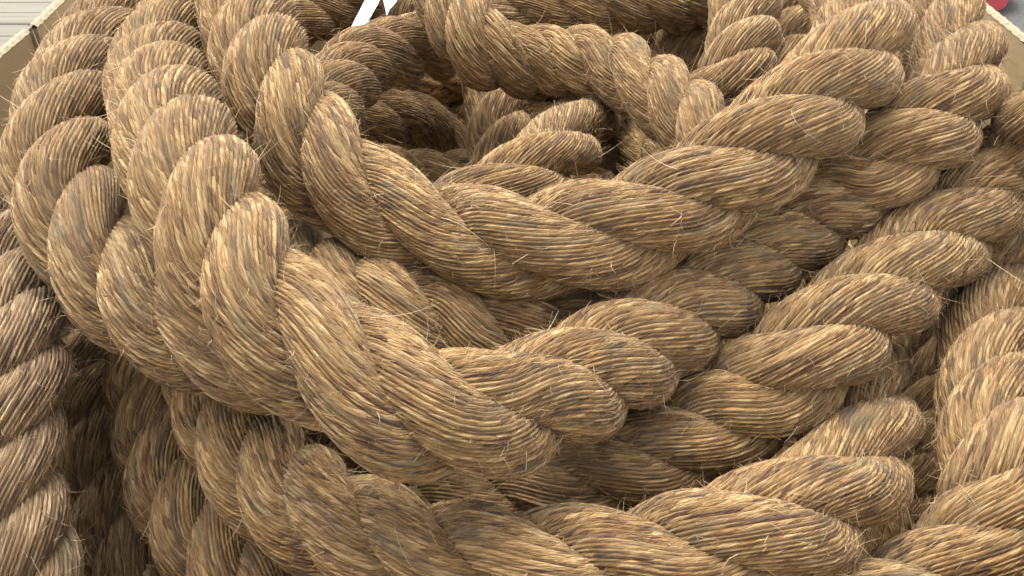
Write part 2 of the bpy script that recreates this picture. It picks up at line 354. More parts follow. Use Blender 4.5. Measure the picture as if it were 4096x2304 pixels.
 'C': '-0.4349 1.3132 0.6040 -0.88 -0.4378 1.3032 0.6026 -0.58 -0.4408 1.2936 0.6011 -0.28 -0.4438 1.2845 0.5994 0.03 -0.4469 1.2754 0.5977 0.32 -0.4498 1.2662 0.5961 0.63 -0.4526 1.2564 0.5945 0.93 -0.4552 1.2461 0.5931 1.24 -0.4575 1.2351 0.5918 1.54 -0.4596 1.2236 0.5907 1.85 -0.4614 1.2117 0.5897 2.16 -0.4629 1.1994 0.5888 2.47 -0.4642 1.1870 0.5880 2.77 -0.4653 1.1745 0.5873 3.08 -0.4662 1.1622 0.5866 3.39 -0.4669 1.1501 0.5860 3.70 -0.4674 1.1381 0.5854 4.02 -0.4677 1.1261 0.5848 4.33 -0.4678 1.1140 0.5843 4.65 -0.4676 1.1018 0.5839 4.97 -0.4672 1.0893 0.5835 5.27 -0.4666 1.0765 0.5833 5.58 -0.4657 1.0633 0.5832 5.90 -0.4645 1.0496 0.5832 6.21 -0.4631 1.0356 0.5833 6.53 -0.4613 1.0213 0.5835 6.84 -0.4593 1.0066 0.5839 7.16 -0.4570 0.9918 0.5843 7.48 -0.4546 0.9770 0.5846 7.80 -0.4520 0.9623 0.5850 8.12 -0.4494 0.9478 0.5852 8.44 -0.4467 0.9334 0.5852 8.77 -0.4439 0.9193 0.5850 9.10 -0.4412 0.9054 0.5844 9.43 -0.4385 0.8919 0.5834 9.75 -0.4359 0.8786 0.5820 10.07 -0.4334 0.8657 0.5800 10.41 -0.4308 0.8531 0.5775 10.74 -0.4281 0.8409 0.5746 11.07 -0.4254 0.8293 0.5713 11.41 -0.4224 0.8183 0.5674 11.76 -0.4191 0.8079 0.5632 12.11 -0.4151 0.7978 0.5588 12.47 -0.4105 0.7879 0.5543 12.82 -0.4052 0.7782 0.5498 13.16 -0.3994 0.7688 0.5453 13.50 -0.3931 0.7598 0.5407 13.84 -0.3866 0.7512 0.5360 14.16 -0.3799 0.7431 0.5313 14.49 -0.3730 0.7354 0.5267 14.81 -0.3660 0.7281 0.5221 15.13 -0.3588 0.7211 0.5177 15.45 -0.3515 0.7145 0.5135 15.77 -0.3440 0.7082 0.5095 16.09 -0.3363 0.7022 0.5057 16.42 -0.3284 0.6966 0.5021 16.74 -0.3202 0.6914 0.4988 17.07 -0.3118 0.6865 0.4959 17.40 -0.3031 0.6819 0.4932 17.72 -0.2942 0.6775 0.4909 18.05 -0.2850 0.6733 0.4889 18.37 -0.2757 0.6692 0.4873 18.69 -0.2662 0.6653 0.4860 19.00 -0.2566 0.6618 0.4847 19.32 -0.2471 0.6587 0.4835 19.63 -0.2377 0.6561 0.4821 19.94 -0.2284 0.6541 0.4805 20.25 -0.2191 0.6526 0.4788 20.55 -0.2099 0.6513 0.4770 20.85 -0.2006 0.6501 0.4752 21.15 -0.1913 0.6488 0.4735 21.45',
 'D': '-0.2780 0.7596 0.4376 -0.36 -0.2785 0.7555 0.4344 -0.06 -0.2791 0.7515 0.4312 0.24 -0.2796 0.7475 0.4280 0.54 -0.2799 0.7434 0.4249 0.85 -0.2802 0.7393 0.4220 1.15 -0.2803 0.7350 0.4193 1.45 -0.2802 0.7308 0.4167 1.76 -0.2800 0.7265 0.4142 2.07 -0.2796 0.7223 0.4118 2.38 -0.2790 0.7181 0.4094 2.70 -0.2781 0.7138 0.4069 3.02 -0.2770 0.7093 0.4043 3.33 -0.2755 0.7045 0.4018 3.65 -0.2737 0.6994 0.3991 3.97 -0.2715 0.6939 0.3964 4.29 -0.2688 0.6880 0.3936 4.61 -0.2655 0.6815 0.3910 4.92 -0.2618 0.6745 0.3885 5.25 -0.2573 0.6670 0.3862 5.57 -0.2523 0.6588 0.3843 5.89 -0.2466 0.6502 0.3826 6.22 -0.2403 0.6413 0.3812 6.55 -0.2335 0.6322 0.3798 6.87 -0.2263 0.6232 0.3786 7.20 -0.2189 0.6144 0.3776 7.52 -0.2112 0.6058 0.3769 7.85 -0.2035 0.5975 0.3766 8.17 -0.1957 0.5896 0.3767 8.51 -0.1878 0.5821 0.3772 8.85 -0.1799 0.5750 0.3782 9.18 -0.1719 0.5681 0.3794 9.51 -0.1635 0.5613 0.3809 9.84 -0.1548 0.5547 0.3825 10.15 -0.1457 0.5480 0.3841 10.46 -0.1360 0.5412 0.3857 10.77 -0.1258 0.5342 0.3872 11.07 -0.1152 0.5273 0.3886 11.38 -0.1042 0.5204 0.3900 11.69 -0.0929 0.5139 0.3913 12.01 -0.0816 0.5077 0.3927 12.32 -0.0702 0.5021 0.3940 12.64 -0.0588 0.4971 0.3954 12.96 -0.0475 0.4929 0.3969 13.28 -0.0363 0.4894 0.3984 13.59 -0.0250 0.4865 0.3999 13.90 -0.0137 0.4843 0.4012 14.21 -0.0022 0.4826 0.4024 14.51 0.0094 0.4815 0.4033 14.82 0.0214 0.4808 0.4040 15.12 0.0337 0.4805 0.4043 15.42 0.0462 0.4805 0.4046 15.72 0.0588 0.4808 0.4048 16.01 0.0713 0.4811 0.4053 16.31 0.0837 0.4815 0.4063 16.61 0.0957 0.4818 0.4079 16.91 0.1073 0.4821 0.4101 17.21 0.1182 0.4822 0.4131 17.51 0.1286 0.4826 0.4164 17.81 0.1385 0.4832 0.4198 18.11 0.1481 0.4842 0.4231 18.41 0.1575 0.4858 0.4258 18.71 0.1668 0.4880 0.4279 19.01 0.1761 0.4912 0.4290 19.31 0.1857 0.4954 0.4288 19.61 0.1954 0.5007 0.4275 19.90 0.2054 0.5069 0.4253 20.18 0.2154 0.5140 0.4224 20.46 0.2253 0.5218 0.4190 20.72 0.2351 0.5302 0.4155 20.97 0.2445 0.5390 0.4122 21.21 0.2535 0.5482 0.4093 21.44 0.2620 0.5577 0.4067 21.67 0.2701 0.5675 0.4043 21.91 0.2777 0.5775 0.4022 22.15 0.2848 0.5877 0.4002 22.39 0.2915 0.5982 0.3983 22.63 0.2978 0.6089 0.3962 22.88 0.3037 0.6197 0.3941 23.13 0.3091 0.6305 0.3920 23.36 0.3138 0.6411 0.3903 23.61 0.3180 0.6513 0.3889 23.85 0.3216 0.6614 0.3877 24.09 0.3248 0.6715 0.3866 24.34 0.3278 0.6820 0.3851 24.59 0.3308 0.6932 0.3831 24.84 0.3338 0.7054 0.3804 25.09 0.3368 0.7185 0.3769 25.34 0.3399 0.7325 0.3728 25.60 0.3429 0.7471 0.3683 25.84 0.3456 0.7623 0.3634 26.10 0.3482 0.7779 0.3584 26.36 0.3503 0.7935 0.3534 26.62 0.3522 0.8093 0.3483 26.89 0.3537 0.8253 0.3433 27.16 0.3551 0.8415 0.3382 27.44 0.3563 0.8581 0.3330 27.72 0.3574 0.8751 0.3277 28.01 0.3585 0.8927 0.3221 28.31',
 'E': '0.6370 1.0702 0.6426 0.60 0.6327 1.0574 0.6413 0.91 0.6286 1.0449 0.6400 1.20 0.6244 1.0326 0.6388 1.48 0.6201 1.0203 0.6375 1.77 0.6157 1.0080 0.6364 2.05 0.6109 0.9956 0.6354 2.32 0.6058 0.9829 0.6345 2.59 0.6003 0.9701 0.6337 2.85 0.5945 0.9572 0.6330 3.10 0.5883 0.9444 0.6323 3.35 0.5820 0.9319 0.6316 3.59 0.5755 0.9198 0.6308 3.82 0.5689 0.9083 0.6298 4.05 0.5622 0.8975 0.6286 4.27 0.5555 0.8876 0.6271 4.50 0.5489 0.8785 0.6253 4.74 0.5426 0.8706 0.6231 4.99 0.5367 0.8638 0.6205 5.25 0.5313 0.8584 0.6173 5.52 0.5265 0.8544 0.6136 5.79 0.5225 0.8520 0.6093 6.07 0.5193 0.8512 0.6043 6.35 0.5169 0.8519 0.5986 6.65 0.5152 0.8541 0.5922 6.95 0.5141 0.8576 0.5851 7.25 0.5137 0.8624 0.5772 7.55 0.5138 0.8683 0.5686 7.85 0.5141 0.8750 0.5593 8.15 0.5139 0.8809 0.5501 8.44 0.5121 0.8845 0.5418 8.74 0.5084 0.8850 0.5350 9.01 0.5032 0.8829 0.5294 9.29 0.4971 0.8792 0.5246 9.59 0.4904 0.8745 0.5204 9.89 0.4834 0.8691 0.5166 10.18 0.4761 0.8632 0.5133 10.48 0.4686 0.8568 0.5103 10.78 0.4609 0.8501 0.5075 11.08 0.4532 0.8433 0.5048 11.37 0.4454 0.8365 0.5021 11.67 0.4376 0.8297 0.4992 11.97 0.4297 0.8229 0.4963 12.27 0.4216 0.8159 0.4933 12.57 0.4130 0.8082 0.4906 12.86 0.4038 0.7995 0.4886 13.16 0.3941 0.7897 0.4873 13.46 0.3841 0.7796 0.4863 13.75 0.3742 0.7697 0.4853 14.04 0.3646 0.7602 0.4842 14.33 0.3551 0.7510 0.4832 14.62 0.3457 0.7421 0.4822 14.91 0.3364 0.7334 0.4812 15.21 0.3273 0.7248 0.4803 15.51 0.3182 0.7162 0.4795 15.81 0.3092 0.7076 0.4788 16.11 0.3002 0.6990 0.4781 16.41 0.2914 0.6905 0.4774 16.71 0.2829 0.6825 0.4764 17.01 0.2748 0.6752 0.4749 17.31 0.2671 0.6688 0.4729 17.61 0.2598 0.6633 0.4702 17.90 0.2530 0.6589 0.4669 18.19 0.2467 0.6557 0.4627 18.49 0.2408 0.6537 0.4577 18.78 0.2352 0.6527 0.4520 19.08 0.2298 0.6522 0.4460 19.38 0.2242 0.6517 0.4400 19.68 0.2185 0.6509 0.4343 19.98 0.2125 0.6499 0.4288 20.28 0.2062 0.6485 0.4236 20.58 0.1996 0.6469 0.4187 20.88 0.1928 0.6450 0.4140 21.18 0.1858 0.6429 0.4095 21.48 0.1785 0.6407 0.4052 21.78 0.1711 0.6385 0.4010 22.08 0.1634 0.6363 0.3970 22.38 0.1557 0.6342 0.3931 22.68 0.1478 0.6322 0.3892 22.98 0.1399 0.6304 0.3854 23.27 0.1318 0.6287 0.3816 23.57 0.1238 0.6273 0.3780 23.87 0.1157 0.6261 0.3743 24.17 0.1077 0.6251 0.3707 24.48 0.0997 0.6243 0.3672 24.78 0.0917 0.6239 0.3636 25.08 0.0838 0.6237 0.3601 25.38 0.0760 0.6238 0.3566 25.68 0.0681 0.6241 0.3529 25.99 0.0601 0.6246 0.3492 26.29 0.0521 0.6254 0.3454 26.59 0.0439 0.6264 0.3414 26.89 0.0356 0.6276 0.3372 27.20 0.0271 0.6290 0.3329 27.50 0.0185 0.6306 0.3284 27.80 0.0097 0.6324 0.3238 28.11 0.0007 0.6344 0.3191 28.41 -0.0085 0.6366 0.3144 28.72 -0.0178 0.6390 0.3096 29.03 -0.0274 0.6416 0.3049 29.34 -0.0371 0.6444 0.3001 29.64 -0.0470 0.6472 0.2953 29.95 -0.0570 0.6503 0.2906 30.25 -0.0672 0.6534 0.2858 30.55 -0.0776 0.6566 0.2809 30.85 -0.0881 0.6598 0.2761 31.15',
 'F': '-0.3753 0.8293 0.4014 -0.26 -0.3738 0.8226 0.3976 0.04 -0.3724 0.8161 0.3936 0.34 -0.3711 0.8098 0.3896 0.64 -0.3698 0.8037 0.3854 0.94 -0.3687 0.7978 0.3812 1.24 -0.3675 0.7920 0.3768 1.54 -0.3665 0.7864 0.3723 1.84 -0.3655 0.7809 0.3677 2.14 -0.3645 0.7755 0.3630 2.44 -0.3634 0.7700 0.3584 2.74 -0.3622 0.7644 0.3537 3.04 -0.3608 0.7586 0.3492 3.35 -0.3592 0.7527 0.3446 3.65 -0.3573 0.7467 0.3402 3.96 -0.3553 0.7405 0.3357 4.26 -0.3529 0.7341 0.3313 4.57 -0.3503 0.7276 0.3270 4.87 -0.3475 0.7209 0.3229 5.18 -0.3444 0.7140 0.3189 5.48 -0.3411 0.7069 0.3151 5.79 -0.3376 0.6997 0.3116 6.09 -0.3340 0.6923 0.3083 6.40 -0.3301 0.6849 0.3052 6.71 -0.3261 0.6775 0.3022 7.01 -0.3220 0.6702 0.2993 7.32 -0.3177 0.6630 0.2963 7.63 -0.3132 0.6560 0.2933 7.95 -0.3085 0.6492 0.2904 8.27 -0.3035 0.6426 0.2875 8.58 -0.2984 0.6362 0.2846 8.89 -0.2930 0.6299 0.2816 9.21 -0.2874 0.6239 0.2787 9.52 -0.2816 0.6181 0.2757 9.83 -0.2757 0.6125 0.2725 10.14 -0.2697 0.6073 0.2693 10.45 -0.2635 0.6023 0.2659 10.75 -0.2572 0.5976 0.2624 11.06 -0.2507 0.5931 0.2589 11.36 -0.2440 0.5888 0.2553 11.67 -0.2371 0.5847 0.2518 11.97 -0.2299 0.5808 0.2483 12.28 -0.2226 0.5770 0.2450 12.58 -0.2150 0.5733 0.2418 12.89 -0.2071 0.5698 0.2387 13.19 -0.1991 0.5664 0.2358 13.49 -0.1910 0.5630 0.2330 13.79 -0.1828 0.5597 0.2302 14.09 -0.1745 0.5565 0.2274 14.39 -0.1662 0.5534 0.2246 14.69',
 'G': '-0.4718 0.9068 0.3343 -0.42 -0.4715 0.8988 0.3305 -0.12 -0.4712 0.8908 0.3267 0.18 -0.4708 0.8829 0.3230 0.48 -0.4704 0.8751 0.3193 0.78 -0.4700 0.8674 0.3156 1.08 -0.4696 0.8598 0.3120 1.38 -0.4690 0.8523 0.3084 1.69 -0.4684 0.8448 0.3049 1.99 -0.4677 0.8374 0.3014 2.30 -0.4668 0.8301 0.2979 2.60 -0.4658 0.8228 0.2945 2.91 -0.4645 0.8154 0.2910 3.22 -0.4630 0.8080 0.2875 3.54 -0.4612 0.8005 0.2840 3.85 -0.4591 0.7930 0.2804 4.17 -0.4567 0.7854 0.2768 4.48 -0.4541 0.7778 0.2731 4.79 -0.4514 0.7704 0.2693 5.10 -0.4485 0.7630 0.2654 5.41 -0.4455 0.7559 0.2614 5.71 -0.4424 0.7490 0.2573 6.02 -0.4394 0.7425 0.2529 6.32 -0.4363 0.7361 0.2485 6.63 -0.4332 0.7299 0.2439 6.93 -0.4300 0.7239 0.2393 7.24 -0.4267 0.7179 0.2347 7.54 -0.4234 0.7119 0.2301 7.84 -0.4198 0.7058 0.2255 8.14 -0.4162 0.6997 0.2211 8.44 -0.4124 0.6935 0.2167 8.75 -0.4084 0.6874 0.2123 9.05 -0.4044 0.6813 0.2080 9.35 -0.4002 0.6754 0.2037 9.66 -0.3959 0.6696 0.1993 9.96 -0.3915 0.6641 0.1948 10.27 -0.3869 0.6588 0.1903 10.57 -0.3823 0.6538 0.1857 10.88 -0.3775 0.6490 0.1810 11.18 -0.3727 0.6443 0.1762 11.48 -0.3679 0.6398 0.1714 11.78 -0.3630 0.6354 0.1665 12.08 -0.3581 0.6309 0.1617 12.38',
 'H': '-0.4956 0.8583 0.4990 -0.42 -0.4943 0.8510 0.4953 -0.13 -0.4929 0.8434 0.4919 0.17 -0.4912 0.8356 0.4887 0.47 -0.4894 0.8276 0.4857 0.77 -0.4875 0.8196 0.4828 1.08 -0.4854 0.8115 0.4800 1.39 -0.4831 0.8033 0.4774 1.70 -0.4806 0.7950 0.4750 2.00 -0.4779 0.7865 0.4728 2.31 -0.4750 0.7778 0.4708 2.61 -0.4719 0.7689 0.4690 2.92 -0.4685 0.7598 0.4676 3.22 -0.4651 0.7504 0.4663 3.51 -0.4615 0.7408 0.4653 3.80 -0.4581 0.7313 0.4642 4.09 -0.4548 0.7220 0.4631 4.39 -0.4517 0.7129 0.4618 4.68 -0.4489 0.7041 0.4603 4.97 -0.4463 0.6955 0.4584 5.26 -0.4442 0.6873 0.4561 5.55 -0.4424 0.6793 0.4533 5.84 -0.4410 0.6717 0.4499 6.14 -0.4399 0.6644 0.4461 6.44 -0.4391 0.6573 0.4419 6.73 -0.4386 0.6504 0.4373 7.03 -0.4381 0.6438 0.4324 7.33 -0.4378 0.6372 0.4273 7.63 -0.4374 0.6308 0.4221 7.93 -0.4371 0.6245 0.4167 8.23 -0.4366 0.6183 0.4113 8.53 -0.4361 0.6122 0.4058 8.84 -0.4354 0.6061 0.4003 9.14 -0.4346 0.6002 0.3948 9.44 -0.4335 0.5943 0.3892 9.74 -0.4323 0.5885 0.3836 10.04 -0.4308 0.5828 0.3781 10.34 -0.4291 0.5772 0.3725 10.64 -0.4272 0.5717 0.3669 10.94 -0.4253 0.5664 0.3613 11.24 -0.4232 0.5612 0.3556 11.54 -0.4212 0.5562 0.3500 11.84 -0.4192 0.5513 0.3442 12.14 -0.4172 0.5466 0.3384 12.44 -0.4153 0.5421 0.3326 12.74 -0.4134 0.5377 0.3267 13.04 -0.4115 0.5334 0.3207 13.33 -0.4095 0.5292 0.3148 13.63 -0.4074 0.5249 0.3088 13.93 -0.4052 0.5207 0.3028 14.23 -0.4028 0.5165 0.2969 14.52 -0.4002 0.5123 0.2910 14.82 -0.3974 0.5081 0.2852 15.11 -0.3943 0.5039 0.2794 15.41 -0.3910 0.4997 0.2736 15.71 -0.3872 0.4956 0.2680 16.00 -0.3831 0.4916 0.2624 16.30 -0.3786 0.4877 0.2570 16.60 -0.3737 0.4838 0.2516 16.89 -0.3684 0.4801 0.2464 17.19 -0.3626 0.4765 0.2413 17.49 -0.3565 0.4730 0.2364 17.79 -0.3499 0.4697 0.2317 18.09 -0.3429 0.4665 0.2272 18.39 -0.3356 0.4635 0.2229 18.69 -0.3279 0.4606 0.2188 18.99 -0.3199 0.4578 0.2148 19.30 -0.3117 0.4551 0.2110 19.60 -0.3033 0.4525 0.2073 19.90 -0.2948 0.4499 0.2036 20.20 -0.2862 0.4473 0.2000 20.50',
 'J': '0.5186 0.9154 0.4305 0.38 0.5155 0.9055 0.4287 0.68 0.5126 0.8960 0.4268 0.98 0.5099 0.8869 0.4248 1.28 0.5072 0.8779 0.4227 1.58 0.5046 0.8690 0.4206 1.87 0.5018 0.8599 0.4186 2.17 0.4989 0.8506 0.4169 2.47 0.4957 0.8408 0.4155 2.77 0.4921 0.8304 0.4145 3.06 0.4881 0.8195 0.4140 3.37 0.4838 0.8079 0.4141 3.67 0.4791 0.7959 0.4147 3.97 0.4743 0.7836 0.4156 4.28 0.4696 0.7716 0.4166 4.58 0.4650 0.7598 0.4176 4.88 0.4606 0.7483 0.4185 5.19 0.4564 0.7371 0.4193 5.49 0.4523 0.7263 0.4201 5.78 0.4483 0.7157 0.4207 6.08 0.4445 0.7055 0.4212 6.39 0.4409 0.6955 0.4216 6.68 0.4373 0.6859 0.4218 6.98 0.4339 0.6764 0.4219 7.28 0.4306 0.6672 0.4219 7.58 0.4274 0.6581 0.4218 7.89 0.4243 0.6490 0.4218 8.20 0.4213 0.6400 0.4218 8.51 0.4184 0.6310 0.4219 8.82 0.4155 0.6219 0.4221 9.14 0.4128 0.6129 0.4224 9.45 0.4102 0.6042 0.4226 9.75 0.4078 0.5956 0.4226 10.05 0.4055 0.5875 0.4224 10.34 0.4035 0.5799 0.4218 10.63 0.4017 0.5728 0.4208 10.92 0.4001 0.5663 0.4193 11.20 0.3986 0.5604 0.4174 11.48 0.3971 0.5548 0.4151 11.76 0.3955 0.5496 0.4125 12.03 0.3936 0.5447 0.4097 12.30 0.3913 0.5399 0.4067 12.58 0.3886 0.5351 0.4037 12.85 0.3852 0.5304 0.4007 13.12 0.3813 0.5256 0.3977 13.40 0.3770 0.5210 0.3946 13.67 0.3721 0.5165 0.3916 13.95 0.3670 0.5121 0.3884 14.24 0.3615 0.5079 0.3852 14.52 0.3557 0.5039 0.3819 14.81 0.3497 0.5002 0.3786 15.09 0.3435 0.4968 0.3752 15.38 0.3371 0.4935 0.3718 15.67 0.3303 0.4904 0.3684 15.96 0.3234 0.4875 0.3653 16.25 0.3162 0.4847 0.3623 16.54 0.3087 0.4820 0.3596 16.83 0.3009 0.4794 0.3572 17.12 0.2929 0.4769 0.3550 17.41 0.2846 0.4746 0.3530 17.70 0.2761 0.4725 0.3510 17.99 0.2673 0.4707 0.3490 18.28 0.2584 0.4691 0.3468 18.58 0.2492 0.4678 0.3445 18.87 0.2397 0.4669 0.3418 19.17 0.2300 0.4662 0.3389 19.47 0.2200 0.4657 0.3359 19.76 0.2098 0.4653 0.3328 20.06 0.1993 0.4653 0.3294 20.36 0.1888 0.4655 0.3258 20.66 0.1781 0.4659 0.3219 20.96 0.1673 0.4664 0.3180 21.26 0.1563 0.4669 0.3142 21.56 0.1452 0.4673 0.3106 21.86 0.1338 0.4675 0.3074 22.16 0.1223 0.4675 0.3043 22.46 0.1107 0.4676 0.3014 22.76 0.0991 0.4677 0.2982 23.06',
 'K': '-0.0930 1.3742 0.5747 0.13 -0.0913 1.3650 0.5713 0.43 -0.0896 1.3559 0.5680 0.73 -0.0879 1.3469 0.5647 1.04 -0.0860 1.3379 0.5614 1.36 -0.0841 1.3290 0.5580 1.67 -0.0819 1.3202 0.5546 1.99 -0.0797 1.3115 0.5512 2.31 -0.0772 1.3029 0.5476 2.63 -0.0745 1.2947 0.5440 2.96 -0.0715 1.2869 0.5403 3.29 -0.0683 1.2797 0.5365 3.62 -0.0649 1.2733 0.5327 3.96 -0.0611 1.2679 0.5287 4.29 -0.0571 1.2636 0.5246 4.63 -0.0527 1.2606 0.5204 4.95 -0.0481 1.2587 0.5161 5.26 -0.0431 1.2579 0.5119 5.56 -0.0378 1.2581 0.5077 5.85 -0.0322 1.2590 0.5036 6.12 -0.0264 1.2607 0.4997 6.39 -0.0203 1.2630 0.4961 6.65 -0.0140 1.2658 0.4928 6.92 -0.0074 1.2689 0.4898 7.18 -0.0007 1.2722 0.4872 7.45 0.0063 1.2756 0.4850 7.72 0.0135 1.2790 0.4831 8.00 0.0209 1.2822 0.4816 8.29 0.0284 1.2850 0.4804 8.58 0.0360 1.2874 0.4796 8.87 0.0438 1.2890 0.4792 9.17 0.0516 1.2899 0.4791 9.47 0.0594 1.2899 0.4793 9.77 0.0673 1.2888 0.4798 10.07 0.0751 1.2868 0.4806 10.37 0.0829 1.2840 0.4814 10.66 0.0907 1.2808 0.4820 10.95 0.0984 1.2775 0.4824 11.24 0.1060 1.2741 0.4826 11.52 0.1136 1.2703 0.4826 11.81 0.1209 1.2660 0.4825 12.09 0.1281 1.2608 0.4825 12.38 0.1349 1.2546 0.4826 12.65 0.1414 1.2474 0.4828 12.93 0.1476 1.2395 0.4832 13.21 0.1535 1.2309 0.4835 13.48 0.1591 1.2218 0.4839 13.76 0.1646 1.2124 0.4842 14.04 0.1698 1.2028 0.4845 14.31 0.1749 1.1931 0.4846 14.59 0.1799 1.1834 0.4846 14.87 0.1848 1.1739 0.4843 15.16 0.1896 1.1647 0.4839 15.44 0.1943 1.1560 0.4831 15.72 0.1990 1.1477 0.4820 16.01 0.2036 1.1396 0.4808 16.30 0.2080 1.1316 0.4795 16.58 0.2123 1.1235 0.4781 16.87 0.2164 1.1152 0.4768 17.16 0.2204 1.1069 0.4754 17.45 0.2243 1.0986 0.4741 17.74 0.2281 1.0904 0.4726 18.03 0.2318 1.0823 0.4711 18.33 0.2356 1.0746 0.4694 18.62 0.2393 1.0670 0.4676 18.91 0.2431 1.0598 0.4656 19.21 0.2469 1.0527 0.4636 19.51 0.2506 1.0458 0.4615 19.81 0.2544 1.0390 0.4593 20.11 0.2581 1.0323 0.4572 20.41 0.2618 1.0255 0.4551 20.70',
 'L': '0.3424 1.5065 0.5695 0.29 0.3414 1.4953 0.5668 0.58 0.3404 1.4844 0.5640 0.88 0.3394 1.4736 0.5613 1.18 0.3385 1.4631 0.5586 1.47 0.3375 1.4527 0.5559 1.76 0.3365 1.4427 0.5533 2.06 0.3355 1.4329 0.5508 2.35 0.3345 1.4233 0.5483 2.65 0.3335 1.4139 0.5458 2.93 0.3324 1.4048 0.5434 3.22 0.3313 1.3957 0.5411 3.51 0.3301 1.3868 0.5388 3.81 0.3290 1.3779 0.5365 4.10 0.3277 1.3690 0.5343 4.40 0.3265 1.3601 0.5322 4.70 0.3252 1.3512 0.5301 4.98 0.3238 1.3423 0.5280 5.27 0.3224 1.3335 0.5259 5.56 0.3209 1.3246 0.5238 5.85 0.3194 1.3159 0.5216 6.14 0.3178 1.3072 0.5195 6.42 0.3161 1.2986 0.5173 6.71 0.3144 1.2901 0.5151 6.99 0.3126 1.2818 0.5128 7.27 0.3108 1.2737 0.5105 7.56 0.3089 1.2657 0.5081 7.84 0.3069 1.2580 0.5057 8.11 0.3048 1.2506 0.5032 8.39 0.3027 1.2435 0.5007 8.67 0.3005 1.2368 0.4981 8.95 0.2983 1.2305 0.4953 9.22 0.2960 1.2249 0.4924 9.49 0.2937 1.2199 0.4892 9.76 0.2913 1.2157 0.4857 10.04 0.2889 1.2124 0.4818 10.32 0.2865 1.2100 0.4776 10.60 0.2840 1.2085 0.4730 10.89 0.2815 1.2079 0.4680 11.20 0.2789 1.2078 0.4628 11.50 0.2762 1.2079 0.4575 11.81 0.2733 1.2079 0.4523 12.11 0.2703 1.2076 0.4473 12.41 0.2671 1.2071 0.4425 12.72 0.2638 1.2062 0.4379 13.02 0.2603 1.2050 0.4335 13.31 0.2567 1.2033 0.4294 13.61 0.2530 1.2011 0.4255 13.91 0.2491 1.1983 0.4220 14.21 0.2450 1.1947 0.4188 14.51',
 'M': '-0.0669 1.5742 0.4454 1.14 -0.0584 1.5666 0.4488 1.44 -0.0499 1.5587 0.4524 1.74 -0.0415 1.5500 0.4562 2.04 -0.0331 1.5406 0.4603 2.34 -0.0247 1.5310 0.4645 2.65 -0.0164 1.5221 0.4686 2.95 -0.0081 1.5144 0.4722 3.26 0.0002 1.5081 0.4755 3.57 0.0085 1.5030 0.4784 3.87 0.0168 1.4990 0.4810 4.17 0.0251 1.4958 0.4833 4.47 0.0335 1.4934 0.4854 4.77 0.0418 1.4914 0.4872 5.07 0.0502 1.4897 0.4889 5.37 0.0585 1.4883 0.4905 5.67 0.0668 1.4869 0.4920 5.96 0.0751 1.4856 0.4934 6.26 0.0833 1.4843 0.4947 6.56 0.0914 1.4831 0.4959 6.86 0.0994 1.4818 0.4971 7.16 0.1073 1.4804 0.4983 7.46 0.1151 1.4790 0.4994 7.75 0.1229 1.4776 0.5004 8.05 0.1305 1.4761 0.5014 8.35 0.1381 1.4748 0.5022 8.65 0.1457 1.4737 0.5028 8.95 0.1532 1.4729 0.5033 9.25 0.1609 1.4724 0.5034 9.55 0.1686 1.4723 0.5034 9.85 0.1764 1.4725 0.5031 10.15 0.1843 1.4732 0.5025 10.45 0.1922 1.4743 0.5018 10.75 0.2002 1.4757 0.5008 11.06 0.2083 1.4775 0.4997 11.36 0.2164 1.4797 0.4985 11.65 0.2246 1.4822 0.4972 11.95 0.2328 1.4851 0.4958 12.25 0.2411 1.4883 0.4943 12.54 0.2495 1.4918 0.4929 12.84 0.2580 1.4955 0.4914 13.13 0.2667 1.4995 0.4899 13.42 0.2755 1.5037 0.4885 13.71 0.2845 1.5081 0.4872 14.00 0.2937 1.5128 0.4859 14.29 0.3030 1.5178 0.4846 14.59 0.3126 1.5233 0.4832 14.88 0.3224 1.5296 0.4817 15.17 0.3324 1.5367 0.4799 15.47 0.3427 1.5445 0.4779 15.77',
 'N': '0.3127 1.6917 0.4966 0.15 0.3122 1.6856 0.4927 0.46 0.3118 1.6796 0.4887 0.76 0.3114 1.6737 0.4847 1.05 0.3109 1.6679 0.4808 1.34 0.3104 1.6621 0.4769 1.64 0.3099 1.6563 0.4730 1.94 0.3093 1.6504 0.4692 2.23 0.3086 1.6444 0.4655 2.52 0.3079 1.6384 0.4618 2.82 0.3071 1.6325 0.4582 3.10 0.3062 1.6266 0.4546 3.39 0.3053 1.6209 0.4509 3.68 0.3043 1.6154 0.4473 3.97 0.3032 1.6101 0.4436 4.26 0.3021 1.6048 0.4399 4.55 0.3008 1.5993 0.4364 4.83 0.2994 1.5935 0.4329 5.12 0.2978 1.5874 0.4296 5.42 0.2962 1.5809 0.4265 5.71 0.2944 1.5741 0.4235 6.00 0.2926 1.5670 0.4206 6.30 0.2907 1.5596 0.4179 6.60 0.2887 1.5519 0.4153 6.89 0.2866 1.5440 0.4129 7.18 0.2845 1.5363 0.4104 7.47 0.2823 1.5288 0.4078 7.74 0.2801 1.5220 0.4050 8.03 0.2780 1.5159 0.4019 8.32 0.2758 1.5105 0.3985 8.60 0.2737 1.5059 0.3948 8.89 0.2715 1.5018 0.3909 9.18 0.2694 1.4983 0.3868 9.47 0.2673 1.4952 0.3824 9.77 0.2652 1.4925 0.3780 10.07 0.2631 1.4900 0.3734 10.36',
